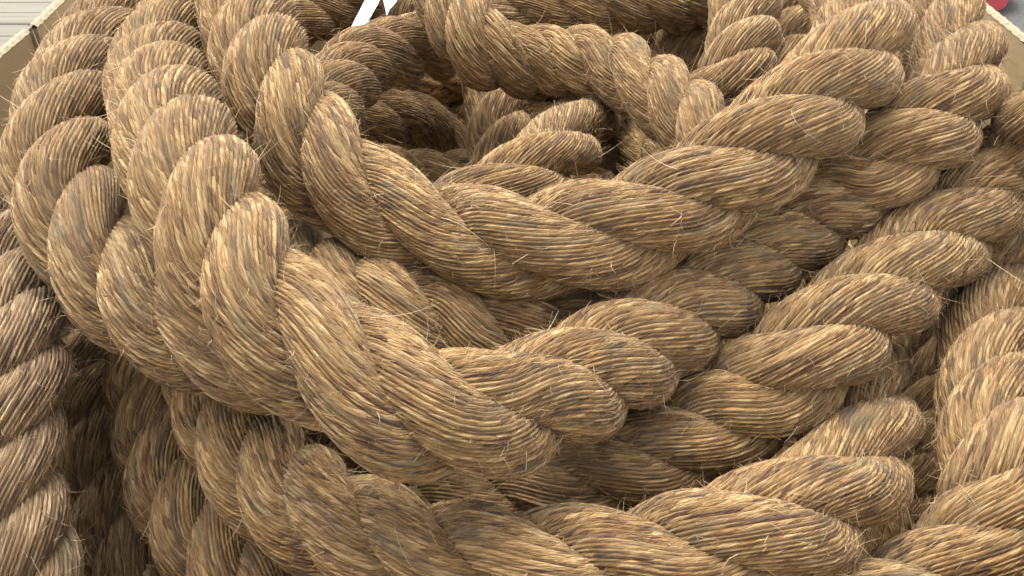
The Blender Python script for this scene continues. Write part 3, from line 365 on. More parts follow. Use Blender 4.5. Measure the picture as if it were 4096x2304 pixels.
 'P': '-0.0376 1.5843 0.3693 0.07 -0.0363 1.5630 0.3692 0.37 -0.0351 1.5415 0.3694 0.67 -0.0338 1.5203 0.3697 0.97 -0.0326 1.4999 0.3698 1.28 -0.0313 1.4807 0.3697 1.58 -0.0301 1.4629 0.3693 1.89 -0.0288 1.4466 0.3684 2.21 -0.0274 1.4317 0.3671 2.51 -0.0261 1.4183 0.3654 2.82 -0.0247 1.4060 0.3633 3.12 -0.0234 1.3945 0.3610 3.41 -0.0222 1.3838 0.3585 3.71 -0.0210 1.3736 0.3559 4.01 -0.0198 1.3637 0.3531 4.30 -0.0189 1.3540 0.3504 4.58 -0.0180 1.3444 0.3476 4.87 -0.0172 1.3349 0.3449 5.16 -0.0165 1.3255 0.3421 5.44 -0.0160 1.3162 0.3392 5.73 -0.0155 1.3072 0.3362 6.02 -0.0152 1.2986 0.3330 6.31 -0.0150 1.2906 0.3294 6.60 -0.0148 1.2831 0.3255 6.89 -0.0148 1.2761 0.3213 7.19 -0.0148 1.2697 0.3168 7.48 -0.0148 1.2635 0.3122 7.78 -0.0149 1.2575 0.3074 8.08 -0.0150 1.2515 0.3027 8.38',
 'Q': '0.2175 1.6546 0.3559 -0.40 0.2105 1.6339 0.3565 -0.10 0.2036 1.6135 0.3571 0.20 0.1968 1.5932 0.3579 0.49 0.1900 1.5727 0.3589 0.78 0.1832 1.5519 0.3602 1.08 0.1764 1.5306 0.3619 1.36 0.1695 1.5086 0.3642 1.65 0.1625 1.4859 0.3669 1.94 0.1556 1.4627 0.3701 2.24 0.1487 1.4394 0.3735 2.53 0.1419 1.4161 0.3771 2.83 0.1354 1.3932 0.3807 3.14 0.1290 1.3708 0.3843 3.44 0.1230 1.3491 0.3877 3.76 0.1173 1.3283 0.3908 4.07 0.1118 1.3085 0.3936 4.38 0.1065 1.2896 0.3961 4.68 0.1012 1.2709 0.3985 4.97 0.0958 1.2512 0.4014 5.26 0.0901 1.2295 0.4054 5.54 0.0842 1.2061 0.4103 5.81 0.0780 1.1824 0.4155 6.08 0.0717 1.1595 0.4204 6.37 0.0654 1.1378 0.4247 6.64 0.0590 1.1174 0.4286 6.92 0.0526 1.0983 0.4320 7.20 0.0461 1.0807 0.4348 7.47 0.0396 1.0646 0.4371 7.75 0.0330 1.0499 0.4387 8.03 0.0264 1.0366 0.4398 8.31 0.0197 1.0247 0.4404 8.58 0.0129 1.0139 0.4406 8.86 0.0060 1.0042 0.4404 9.14 -0.0010 0.9956 0.4399 9.42 -0.0082 0.9879 0.4391 9.69 -0.0156 0.9811 0.4381 9.98 -0.0231 0.9751 0.4368 10.26 -0.0307 0.9697 0.4354 10.55 -0.0384 0.9649 0.4338 10.85 -0.0462 0.9605 0.4321 11.14 -0.0540 0.9565 0.4303 11.44 -0.0618 0.9527 0.4284 11.74',
 'S': '-0.3205 1.3364 0.2899 0.74 -0.3128 1.3356 0.2888 1.04 -0.3051 1.3348 0.2876 1.34 -0.2973 1.3340 0.2865 1.64 -0.2895 1.3333 0.2854 1.94 -0.2817 1.3327 0.2843 2.24 -0.2739 1.3320 0.2833 2.55 -0.2660 1.3315 0.2823 2.85 -0.2580 1.3310 0.2814 3.15 -0.2499 1.3305 0.2805 3.45 -0.2418 1.3302 0.2796 3.75 -0.2336 1.3298 0.2789 4.05 -0.2253 1.3296 0.2781 4.35 -0.2170 1.3293 0.2774 4.65 -0.2085 1.3292 0.2767 4.95 -0.1998 1.3290 0.2760 5.25 -0.1912 1.3289 0.2753 5.55 -0.1824 1.3289 0.2746 5.85 -0.1737 1.3289 0.2740 6.15 -0.1650 1.3289 0.2733 6.45 -0.1564 1.3290 0.2726 6.75 -0.1479 1.3291 0.2719 7.04 -0.1396 1.3293 0.2711 7.34 -0.1314 1.3295 0.2703 7.64 -0.1232 1.3297 0.2695 7.94 -0.1151 1.3299 0.2686 8.24 -0.1069 1.3302 0.2676 8.54 -0.0987 1.3305 0.2666 8.84 -0.0904 1.3308 0.2654 9.14 -0.0820 1.3311 0.2642 9.44 -0.0734 1.3315 0.2628 9.74 -0.0647 1.3318 0.2612 10.04 -0.0560 1.3322 0.2596 10.34 -0.0472 1.3325 0.2578 10.64 -0.0383 1.3325 0.2560 10.94 -0.0295 1.3322 0.2542 11.24 -0.0206 1.3313 0.2525 11.54 -0.0118 1.3300 0.2509 11.84 -0.0030 1.3285 0.2494 12.14 0.0057 1.3269 0.2477 12.44 0.0145 1.3254 0.2459 12.74 0.0232 1.3239 0.2441 13.03 0.0319 1.3225 0.2421 13.33',
 'T': '-0.2562 1.0877 0.4602 0.57 -0.2548 1.0962 0.4607 0.87 -0.2534 1.1048 0.4612 1.17 -0.2520 1.1135 0.4617 1.47 -0.2506 1.1222 0.4622 1.77 -0.2492 1.1311 0.4626 2.07 -0.2478 1.1400 0.4630 2.38 -0.2464 1.1490 0.4632 2.69 -0.2449 1.1581 0.4635 2.99 -0.2435 1.1672 0.4636 3.30 -0.2421 1.1764 0.4637 3.59 -0.2406 1.1857 0.4639 3.91 -0.2390 1.1950 0.4640 4.21 -0.2374 1.2044 0.4642 4.52 -0.2356 1.2137 0.4644 4.82 -0.2338 1.2232 0.4648 5.11 -0.2318 1.2326 0.4653 5.43 -0.2296 1.2419 0.4658 5.75 -0.2272 1.2510 0.4664 6.07 -0.2245 1.2599 0.4671 6.39 -0.2216 1.2686 0.4679 6.71 -0.2184 1.2769 0.4688 7.05 -0.2148 1.2849 0.4696 7.39 -0.2109 1.2924 0.4705 7.71 -0.2067 1.2996 0.4714 8.04 -0.2022 1.3064 0.4722 8.38 -0.1973 1.3130 0.4728 8.71 -0.1922 1.3193 0.4733 9.04 -0.1868 1.3254 0.4735 9.38 -0.1811 1.3314 0.4735 9.71 -0.1751 1.3374 0.4731 10.04 -0.1690 1.3436 0.4724 10.36 -0.1628 1.3504 0.4712 10.68 -0.1565 1.3579 0.4695 11.00 -0.1501 1.3663 0.4673 11.33 -0.1438 1.3760 0.4643 11.64 -0.1374 1.3872 0.4607 11.96 -0.1311 1.3997 0.4564 12.27 -0.1247 1.4135 0.4515 12.58 -0.1183 1.4285 0.4461 12.89 -0.1117 1.4443 0.4403 13.19 -0.1051 1.4612 0.4341 13.49 -0.0983 1.4790 0.4275 13.79',
 'U': '-0.3387 1.5059 0.2748 0.85 -0.3312 1.5067 0.2756 1.15 -0.3238 1.5076 0.2764 1.45 -0.3163 1.5084 0.2773 1.75 -0.3087 1.5091 0.2782 2.05 -0.3010 1.5097 0.2792 2.35 -0.2933 1.5102 0.2802 2.65 -0.2853 1.5104 0.2813 2.95 -0.2773 1.5105 0.2826 3.25 -0.2691 1.5105 0.2838 3.54 -0.2609 1.5106 0.2849 3.84 -0.2527 1.5109 0.2859 4.14 -0.2446 1.5115 0.2866 4.44 -0.2365 1.5126 0.2869 4.74 -0.2287 1.5143 0.2868 5.04 -0.2210 1.5167 0.2862 5.35 -0.2135 1.5198 0.2849 5.66 -0.2062 1.5235 0.2832 5.97 -0.1991 1.5278 0.2808 6.29 -0.1922 1.5327 0.2778 6.62 -0.1854 1.5379 0.2742 6.95 -0.1789 1.5436 0.2700 7.28 -0.1726 1.5496 0.2652 7.63 -0.1665 1.5558 0.2597 7.98 -0.1606 1.5620 0.2537 8.33 -0.1549 1.5682 0.2471 8.69 -0.1495 1.5741 0.2402 9.04 -0.1443 1.5796 0.2329 9.40 -0.1394 1.5846 0.2253 9.75 -0.1348 1.5890 0.2175 10.11 -0.1305 1.5927 0.2094 10.45 -0.1263 1.5959 0.2012 10.77 -0.1223 1.5987 0.1929 11.10 -0.1184 1.6012 0.1844 11.41 -0.1146 1.6034 0.1759 11.72 -0.1109 1.6056 0.1672 12.03',
 'V': '-0.4049 1.4920 0.4355 0.95 -0.4000 1.4934 0.4372 1.25 -0.3951 1.4949 0.4389 1.54 -0.3903 1.4962 0.4406 1.84 -0.3853 1.4975 0.4424 2.14 -0.3804 1.4988 0.4443 2.44 -0.3755 1.4999 0.4462 2.75 -0.3705 1.5009 0.4483 3.05 -0.3655 1.5018 0.4504 3.35 -0.3605 1.5027 0.4527 3.65 -0.3555 1.5036 0.4549 3.95 -0.3506 1.5048 0.4570 4.25 -0.3457 1.5063 0.4591 4.55 -0.3409 1.5082 0.4610 4.85 -0.3361 1.5107 0.4627 5.15 -0.3314 1.5139 0.4641 5.46 -0.3268 1.5176 0.4653 5.76 -0.3222 1.5217 0.4664 6.06 -0.3176 1.5261 0.4673 6.37 -0.3130 1.5306 0.4682 6.67 -0.3083 1.5350 0.4691 6.97 -0.3036 1.5392 0.4700 7.27 -0.2987 1.5431 0.4710 7.57 -0.2938 1.5468 0.4721 7.87 -0.2888 1.5504 0.4732 8.18 -0.2838 1.5541 0.4742 8.48 -0.2788 1.5581 0.4751 8.78 -0.2738 1.5624 0.4760 9.08 -0.2689 1.5674 0.4766 9.38 -0.2640 1.5729 0.4770 9.68 -0.2592 1.5792 0.4773 9.97 -0.2544 1.5860 0.4774 10.28 -0.2495 1.5932 0.4773 10.58 -0.2447 1.6008 0.4772 10.87 -0.2399 1.6087 0.4770 11.18 -0.2351 1.6169 0.4766 11.49',
 'W': '-0.1996 1.7246 0.4731 0.07 -0.1980 1.7170 0.4694 0.37 -0.1964 1.7099 0.4656 0.68 -0.1948 1.7033 0.4617 0.98 -0.1933 1.6974 0.4577 1.28 -0.1919 1.6919 0.4535 1.58 -0.1905 1.6868 0.4494 1.88 -0.1892 1.6818 0.4453 2.18 -0.1878 1.6769 0.4413 2.49 -0.1864 1.6720 0.4374 2.78 -0.1851 1.6671 0.4337 3.08 -0.1837 1.6623 0.4299 3.38 -0.1824 1.6578 0.4261 3.68 -0.1811 1.6536 0.4222 3.98 -0.1798 1.6495 0.4182 4.28 -0.1785 1.6455 0.4142 4.58 -0.1773 1.6416 0.4101 4.88 -0.1760 1.6378 0.4060 5.18 -0.1748 1.6341 0.4019 5.48 -0.1735 1.6305 0.3977 5.78 -0.1723 1.6270 0.3935 6.07 -0.1712 1.6237 0.3891 6.37',
 'Y': '-0.2347 0.8144 0.4702 0.40 -0.2280 0.8070 0.4700 0.70 -0.2213 0.7993 0.4701 1.00 -0.2145 0.7910 0.4707 1.30 -0.2076 0.7822 0.4717 1.62 -0.2007 0.7736 0.4729 1.94 -0.1940 0.7653 0.4741 2.26 -0.1873 0.7576 0.4752 2.58 -0.1808 0.7503 0.4763 2.90 -0.1744 0.7436 0.4772 3.23 -0.1680 0.7375 0.4780 3.55 -0.1616 0.7318 0.4787 3.87 -0.1553 0.7266 0.4792 4.19 -0.1490 0.7220 0.4795 4.51 -0.1426 0.7178 0.4797 4.82 -0.1362 0.7141 0.4796 5.14 -0.1296 0.7109 0.4794 5.45 -0.1230 0.7083 0.4789 5.76 -0.1163 0.7061 0.4781 6.07 -0.1094 0.7045 0.4771 6.37 -0.1023 0.7035 0.4758 6.68 -0.0950 0.7030 0.4742 6.98 -0.0875 0.7031 0.4723 7.28 -0.0798 0.7037 0.4701 7.58 -0.0719 0.7049 0.4677 7.87 -0.0639 0.7061 0.4654 8.17 -0.0556 0.7070 0.4635 8.47 -0.0472 0.7074 0.4620 8.77 -0.0388 0.7074 0.4611 9.07 -0.0304 0.7070 0.4605 9.37 -0.0220 0.7065 0.4602 9.67 -0.0137 0.7060 0.4601 9.97 -0.0055 0.7058 0.4598 10.27 0.0027 0.7060 0.4591 10.57 0.0107 0.7069 0.4581 10.87 0.0187 0.7084 0.4566 11.17 0.0267 0.7105 0.4547 11.46 0.0347 0.7132 0.4525 11.76 0.0427 0.7164 0.4498 12.06 0.0507 0.7200 0.4470 12.35 0.0588 0.7240 0.4440 12.64 0.0670 0.7284 0.4409 12.93 0.0754 0.7331 0.4377 13.22 0.0838 0.7380 0.4347 13.50 0.0924 0.7432 0.4316 13.79 0.1012 0.7485 0.4286 14.08 0.1101 0.7542 0.4255 14.37 0.1191 0.7600 0.4225 14.66 0.1283 0.7660 0.4193 14.96 0.1377 0.7723 0.4160 15.26',
 'Z': '0.1086 1.6216 0.2347 0.88 0.1137 1.6064 0.2384 1.18 0.1188 1.5915 0.2420 1.48 0.1238 1.5769 0.2455 1.79 0.1288 1.5626 0.2490 2.10 0.1337 1.5488 0.2525 2.42 0.1385 1.5353 0.2560 2.73 0.1432 1.5223 0.2595 3.05 0.1480 1.5098 0.2629 3.37 0.1526 1.4975 0.2664 3.67 0.1572 1.4853 0.2699 3.97 0.1617 1.4731 0.2734 4.27 0.1660 1.4608 0.2770 4.56 0.1703 1.4482 0.2806 4.83 0.1744 1.4351 0.2843 5.11 0.1783 1.4215 0.2881 5.37 0.1821 1.4075 0.2918 5.64 0.1858 1.3932 0.2956 5.92 0.1894 1.3788 0.2992 6.19 0.1929 1.3643 0.3027 6.48 0.1964 1.3500 0.3061 6.76 0.2000 1.3358 0.3092 7.05 0.2036 1.3220 0.3120 7.33 0.2072 1.3083 0.3146 7.62 0.2109 1.2949 0.3170 7.90 0.2145 1.2817 0.3190 8.18 0.2182 1.2686 0.3209 8.47 0.2219 1.2556 0.3224 8.75 0.2256 1.2427 0.3237 9.03 0.2292 1.2298 0.3248 9.31 0.2329 1.2169 0.3256 9.59 0.2365 1.2041 0.3263 9.88 0.2402 1.1912 0.3267 10.17 0.2438 1.1784 0.3270 10.45 0.2474 1.1656 0.3271 10.75 0.2511 1.1527 0.3271 11.04 0.2547 1.1399 0.3270 11.33 0.2584 1.1271 0.3267 11.63 0.2620 1.1146 0.3264 11.93 0.2657 1.1022 0.3259 12.22 0.2693 1.0903 0.3253 12.52 0.2729 1.0787 0.3246 12.82 0.2765 1.0676 0.3238 13.12 0.2801 1.0570 0.3228 13.42 0.2837 1.0470 0.3217 13.72 0.2872 1.0375 0.3203 14.01 0.2908 1.0286 0.3185 14.30 0.2943 1.0203 0.3164 14.59 0.2979 1.0125 0.3139 14.88 0.3015 1.0053 0.3108 15.17 0.3051 0.9987 0.3072 15.46 0.3086 0.9926 0.3031 15.75 0.3120 0.9869 0.2985 16.05 0.3153 0.9816 0.2936 16.34 0.3182 0.9767 0.2885 16.64 0.3208 0.9720 0.2831 16.94 0.3229 0.9675 0.2776 17.24 0.3246 0.9632 0.2720 17.54 0.3258 0.9591 0.2663 17.84 0.3266 0.9550 0.2606 18.15 0.3272 0.9511 0.2549 18.45 0.3275 0.9472 0.2492 18.75 0.3277 0.9434 0.2434 19.05 0.3278 0.9396 0.2376 19.35',
 'X': '0.6247 1.1465 0.2140 0.31 0.6232 1.1401 0.2087 0.61 0.6216 1.1337 0.2033 0.91 0.6200 1.1273 0.1980 1.21 0.6184 1.1209 0.1928 1.50 0.6167 1.1146 0.1876 1.80 0.6151 1.1082 0.1824 2.10 0.6133 1.1019 0.1772 2.40 0.6115 1.0956 0.1721 2.70 0.6097 1.0894 0.1670 2.99 0.6077 1.0831 0.1620 3.29 0.6057 1.0769 0.1569 3.58 0.6036 1.0707 0.1517 3.88 0.6013 1.0645 0.1465 4.17 0.5989 1.0583 0.1413 4.47 0.5964 1.0521 0.1359 4.76 0.5937 1.0459 0.1304 5.06 0.5909 1.0397 0.1249 5.35 0.5879 1.0335 0.1195 5.65 0.5848 1.0271 0.1141 5.95 0.5816 1.0206 0.1089 6.25 0.5783 1.0141 0.1038 6.54 0.5748 1.0074 0.0990 6.84 0.5713 1.0005 0.0944 7.14 0.5677 0.9936 0.0899 7.44 0.5640 0.9867 0.0854 7.74 0.5603 0.9796 0.0811 8.04 0.5566 0.9726 0.0767 8.33 0.5529 0.9656 0.0722 8.64 0.5493 0.9586 0.0677 8.93 0.5456 0.9516 0.0630 9.23 0.5420 0.9447 0.0584 9.53 0.5384 0.9377 0.0536 9.83 0.5347 0.9308 0.0489 10.13 0.5311 0.9240 0.0442 10.43 0.5274 0.9171 0.0394 10.72 0.5236 0.9103 0.0348 11.02 0.5198 0.9036 0.0302 11.32 0.5159 0.8968 0.0256 11.61 0.5118 0.8901 0.0211 11.91 0.5076 0.8834 0.0166 12.20 0.5031 0.8768 0.0121 12.49 0.4984 0.8702 0.0077 12.79 0.4935 0.8636 0.0033 13.08 0.4883 0.8570 -0.0012 13.37 0.4829 0.8505 -0.0056 13.66 0.4773 0.8440 -0.0100 13.96 0.4717 0.8375 -0.0144 14.26 0.4659 0.8311 -0.0187 14.55 0.4602 0.8247 -0.0231 14.85',
 'O': '0.5844 1.2517 0.3911 -0.81 0.5821 1.2534 0.3981 -0.51 0.5798 1.2551 0.4050 -0.21 0.5776 1.2569 0.4119 0.09 0.5754 1.2589 0.4187 0.39 0.5734 1.2611 0.4254 0.69 0.5715 1.2635 0.4319 0.98 0.5698 1.2663 0.4383 1.28 0.5683 1.2694 0.4446 1.58 0.5669 1.2729 0.4506 1.88 0.5658 1.2767 0.4566 2.18 0.5648 1.2808 0.4624 2.47 0.5639 1.2852 0.4680 2.77 0.5632 1.2898 0.4735 3.07 0.5626 1.2947 0.4788 3.37 0.5622 1.2997 0.4840 3.67 0.5619 1.3050 0.4890 3.97 0.5617 1.3106 0.4939 4.27 0.5616 1.3165 0.4986 4.57 0.5617 1.3227 0.5031 4.86 0.5619 1.3292 0.5075 5.16 0.5622 1.3361 0.5117 5.45 0.5627 1.3435 0.5157 5.75 0.5633 1.3512 0.5196 6.04 0.5639 1.3592 0.5234 6.34 0.5646 1.3674 0.5271 6.63 0.5653 1.3757 0.5307 6.92 0.5659 1.3842 0.5343 7.21 0.5665 1.3926 0.5378 7.50 0.5669 1.4009 0.5414 7.79 0.5673 1.4091 0.5449 8.08 0.5675 1.4173 0.5485 8.37 0.5677 1.4255 0.5520 8.67 0.5678 1.4336 0.5556 8.97 0.5679 1.4418 0.5592 9.26 0.5680 1.4500 0.5628 9.56',
 'I': '0.4570 1.5893 0.5396 0.12 0.4554 1.5828 0.5353 0.41 0.4537 1.5764 0.5309 0.71 0.4521 1.5699 0.5266 1.01 0.4504 1.5635 0.5223 1.30 0.4487 1.5571 0.5180 1.60 0.4469 1.5507 0.5137 1.89 0.4450 1.5444 0.5095 2.17 0.4430 1.5381 0.5054 2.47 0.4410 1.5318 0.5012 2.76 0.4388 1.5255 0.4971 3.05 0.4367 1.5192 0.4930 3.35 0.4345 1.5130 0.4888 3.65 0.4324 1.5068 0.4845 3.95 0.4302 1.5005 0.4802 4.25 0.4282 1.4943 0.4758 4.56 0.4261 1.4880 0.4713 4.86 0.4241 1.4817 0.4668 5.16 0.4220 1.4754 0.4623 5.46 0.4200 1.4690 0.4578 5.76 0.4179 1.4626 0.4534 6.06 0.4159 1.4560 0.4491 6.35 0.4137 1.4494 0.4449 6.65 0.4116 1.4427 0.4407 6.95 0.4095 1.4362 0.4365 7.25 0.4074 1.4298 0.4323 7.55 0.4054 1.4237 0.4280 7.85 0.4036 1.4179 0.4235 8.15 0.4018 1.4125 0.4187 8.45 0.4002 1.4077 0.4137 8.75 0.3988 1.4032 0.4083 9.05 0.3974 1.3991 0.4028 9.35 0.3962 1.3953 0.3971 9.65 0.3950 1.3917 0.3912 9.95 0.3939 1.3883 0.3853 10.25 0.3928 1.3849 0.3792 10.55',
 'f0': '0.5291 0.6006 0.0699 0.00 0.5348 0.6400 0.0715 1.32 0.5388 0.6795 0.0732 2.63 0.5414 0.7192 0.0747 3.95 0.5430 0.7589 0.0761 5.26 0.5440 0.7986 0.0771 6.58',
 'f1': '0.5450 1.1167 0.0713 0.00 0.5450 1.1564 0.0697 1.31 0.5448 1.1962 0.0683 2.63 0.5445 1.2359 0.0671 3.94 0.5439 1.2757 0.0663 5.26 0.5429 1.3154 0.0660 6.57 0.5411 1.3551 0.0661 7.89 0.5384 1.3948 0.0667 9.20 0.5343 1.4343 0.0677 10.52 0.5284 1.4736 0.0690 11.83 0.5200 1.5125 0.0706 13.15 0.5083 1.5505 0.0722 14.46 0.4925 1.5869 0.0738 15.78 0.4716 1.6207 0.0753 17.09 0.4453 1.6503 0.0766 18.41 0.4138 1.6745 0.0775 19.72 0.3785 1.6927 0.0779 21.04 0.3409 1.7055 0.0779 22.35 0.3020 1.7139 0.0775 23.67 0.2626 1.7192 0.0766 24.98 0.2230 1.7222 0.0754 26.30 0.1833 1.7239 0.0739 27.61 0.1435 1.7246 0.0723 28.92 0.1038 1.7249 0.0706 30.24 0.0640 1.7250 0.0691 31.55 0.0243 1.7250 0.0677 32.87 -0.0155 1.7250 0.0667 34.18 -0.0552 1.7250 0.0662 35.50 -0.0950 1.7249 0.0660 36.81 -0.1347 1.7247 0.0663 38.13 -0.1745 1.7241 0.0671 39.44 -0.2142 1.7227 0.0682 40.76 -0.2539 1.7200 0.0696 42.07 -0.2933 1.7153 0.0712 43.39 -0.3323 1.7077 0.0729 44.70 -0.3703 1.6960 0.0745 46.02 -0.4062 1.6791 0.0759 47.33 -0.4387 1.6562 0.0770 48.65 -0.4663 1.6277 0.0777 49.96 -0.4883 1.5947 0.0780 51.28 -0.5052 1.5587 0.0778 52.59 -0.5177 1.5210 0.0772 53.90 -0.5267 1.4823 0.0761 55.22 -0.5332 1.4431 0.0748 56.53 -0.5376 1.4036 0.0732 57.85 -0.5406 1.3639 0.0716 59.16 -0.5426 1.3242 0.0699 60.48 -0.5438 1.2845 0.0685 61.79 -0.5444 1.2447 0.0673 63.11 -0.5448 1.2050 0.0664 64.42 -0.5449 1.1652 0.0660 65.74 -0.5450 1.1255 0.0661 67.05 -0.5450 1.0857 0.0666 68.37 -0.5450 1.0460 0.0675 69.68 -0.5450 1.0062 0.0688 71.00 -0.5450 0.9665 0.0703 72.31 -0.5450 0.9267 0.0719 73.63 -0.5449 0.8870 0.0736 74.94 -0.5447 0.8472 0.0751 76.26 -0.5442 0.8074 0.0764 77.57 -0.5433 0.7677 0.0774 78.89 -0.5418 0.7280 0.0779 80.20 -0.5394 0.6883 0.0780 81.51 -0.5358 0.6487 0.0776 82.83 -0.5306 0.6093 0.0768 84.14 -0.5231 0.5703 0.0756 85.46 -0.5126 0.5319 0.0742 86.77 -0.4982 0.4949 0.0725 88.09 -0.4791 0.4601 0.0709 89.40 -0.4546 0.4289 0.0693 90.72 -0.4247 0.4028 0.0679 92.03 -0.3905 0.3826 0.0669 93.35 -0.3535 0.3682 0.0662 94.66 -0.3149 0.3584 0.0660 95.98 -0.2757 0.3523 0.0662 97.29 -0.2361 0.3486 0.0669 98.61 -0.1964 0.3466 0.0680 99.92 -0.1567 0.3456 0.0694 101.24 -0.1169 0.3452 0.0710 102.55 -0.0772 0.3450 0.0726 103.87 -0.0374 0.3450 0.0743 105.18 0.0024 0.3450 0.0757 106.49 0.0421 0.3450 0.0769 107.81 0.0819 0.3450 0.0776 109.12 0.1216 0.3452 0.0780 110.44 0.1614 0.3456 0.0779 111.75 0.2011 0.3467 0.0773 113.07 0.2408 0.3489 0.0763 114.38 0.2803 0.3529 0.0750 115.70 0.3195 0.3594 0.0735 117.01 0.3579 0.3696 0.0718 118.33 0.3947 0.3847 0.0702 119.64 0.4285 0.4056 0.0687 120.96 0.4578 0.4323 0.0674 122.27 0.4817 0.4640 0.0665 123.59 0.5002 0.4992 0.0661 124.90 0.5140 0.5364 0.0660 126.22',
 'f2': '-0.4395 0.8562 0.0716 0.00 -0.4388 0.8164 0.0700 1.31 -0.4375 0.7767 0.0685 2.63 -0.4352 0.7370 0.0673 3.94 -0.4315 0.6974 0.0664 5.26 -0.4257 0.6581 0.0660 6.57 -0.4170 0.6193 0.0661 7.89 -0.4042 0.5817 0.0666 9.20 -0.3860 0.5463 0.0675 10.52 -0.3614 0.5152 0.0688 11.83 -0.3304 0.4904 0.0703 13.15 -0.2948 0.4730 0.0719 14.46 -0.2566 0.4619 0.0736 15.78 -0.2174 0.4555 0.0751 17.09 -0.1778 0.4522 0.0764 18.41 -0.1380 0.4507 0.0774 19.72 -0.0983 0.4502 0.0779 21.04 -0.0585 0.4500 0.0780 22.35 -0.0188 0.4500 0.0776 23.67 0.0210 0.4500 0.0768 24.98 0.0608 0.4500 0.0756 26.30 0.1005 0.4502 0.0742 27.61 0.1403 0.4508 0.0725 28.93 0.1800 0.4523 0.0709 30.24 0.2196 0.4558 0.0693 31.55 0.2588 0.4624 0.0679 32.87 0.2969 0.4738 0.0669 34.18 0.3323 0.4916 0.0662 35.50 0.3630 0.5168 0.0660 36.81 0.3872 0.5482 0.0662 38.13 0.4050 0.5837 0.0669 39.44 0.4175 0.6214 0.0680 40.76 0.4261 0.6603 0.0694 42.07 0.4317 0.6996 0.0710 43.39 0.4354 0.7392 0.0726 44.70 0.4376 0.7789 0.0743 46.02 0.4389 0.8186 0.0757 47.33',
 'f3': '0.4399 0.9180 0.0779 0.00 0.4400 0.9578 0.0780 1.31 0.4400 0.9976 0.0776 2.63 0.4400 1.0373 0.0769 3.94 0.4400 1.0771 0.0757 5.26 0.4400 1.1169 0.0743 6.57 0.4399 1.1566 0.0727 7.89 0.4397 1.1964 0.0710 9.20 0.4392 1.2361 0.0694 10.52 0.4382 1.2759 0.0680 11.83 0.4364 1.3156 0.0669 13.15 0.4333 1.3552 0.0663 14.46 0.4285 1.3947 0.0660 15.78 0.4212 1.4338 0.0662 17.09 0.4104 1.4720 0.0669 18.41 0.3948 1.5085 0.0679 19.72 0.3731 1.5418 0.0693 21.04 0.3447 1.5696 0.0709 22.35 0.3109 1.5902 0.0725 23.67 0.2736 1.6039 0.0741 24.98 0.2347 1.6121 0.0756 26.30 0.1952 1.6166 0.0768 27.61 0.1555 1.6188 0.0776 28.93 0.1157 1.6197 0.0780 30.24 0.0760 1.6200 0.0779 31.56 0.0362 1.6200 0.0774 32.87 -0.0035 1.6200 0.0764 34.19 -0.0433 1.6200 0.0751 35.50 -0.0831 1.6199 0.0736 36.82 -0.1228 1.6196 0.0720 38.13 -0.1626 1.6185 0.0703 39.45 -0.2022 1.6160 0.0688 40.76 -0.2417 1.6110 0.0675 42.08 -0.2804 1.6019 0.0666 43.39 -0.3172 1.5871 0.0661 44.71 -0.3502 1.5651 0.0660 46.02 -0.3774 1.5362 0.0664 47.34 -0.3980 1.5022 0.0673 48.65 -0.4126 1.4653 0.0685 49.97 -0.4227 1.4269 0.0699 51.28 -0.4295 1.3877 0.0716 52.60 -0.4340 1.3482 0.0732 53.91 -0.4368 1.3085 0.0748 55.23 -0.4384 1.2688 0.0761 56.54 -0.4393 1.2291 0.0772 57.86 -0.4398 1.1893 0.0778 59.17 -0.4399 1.1495 0.0780 60.49 -0.4400 1.1098 0.0777 61.80 -0.4400 1.0700 0.0770 63.12 -0.4400 1.0302 0.0759 64.43 -0.4400 0.9905 0.0745 65.75 -0.4400 0.9507 0.0729 67.06 -0.4399 0.9110 0.0712 68.38',
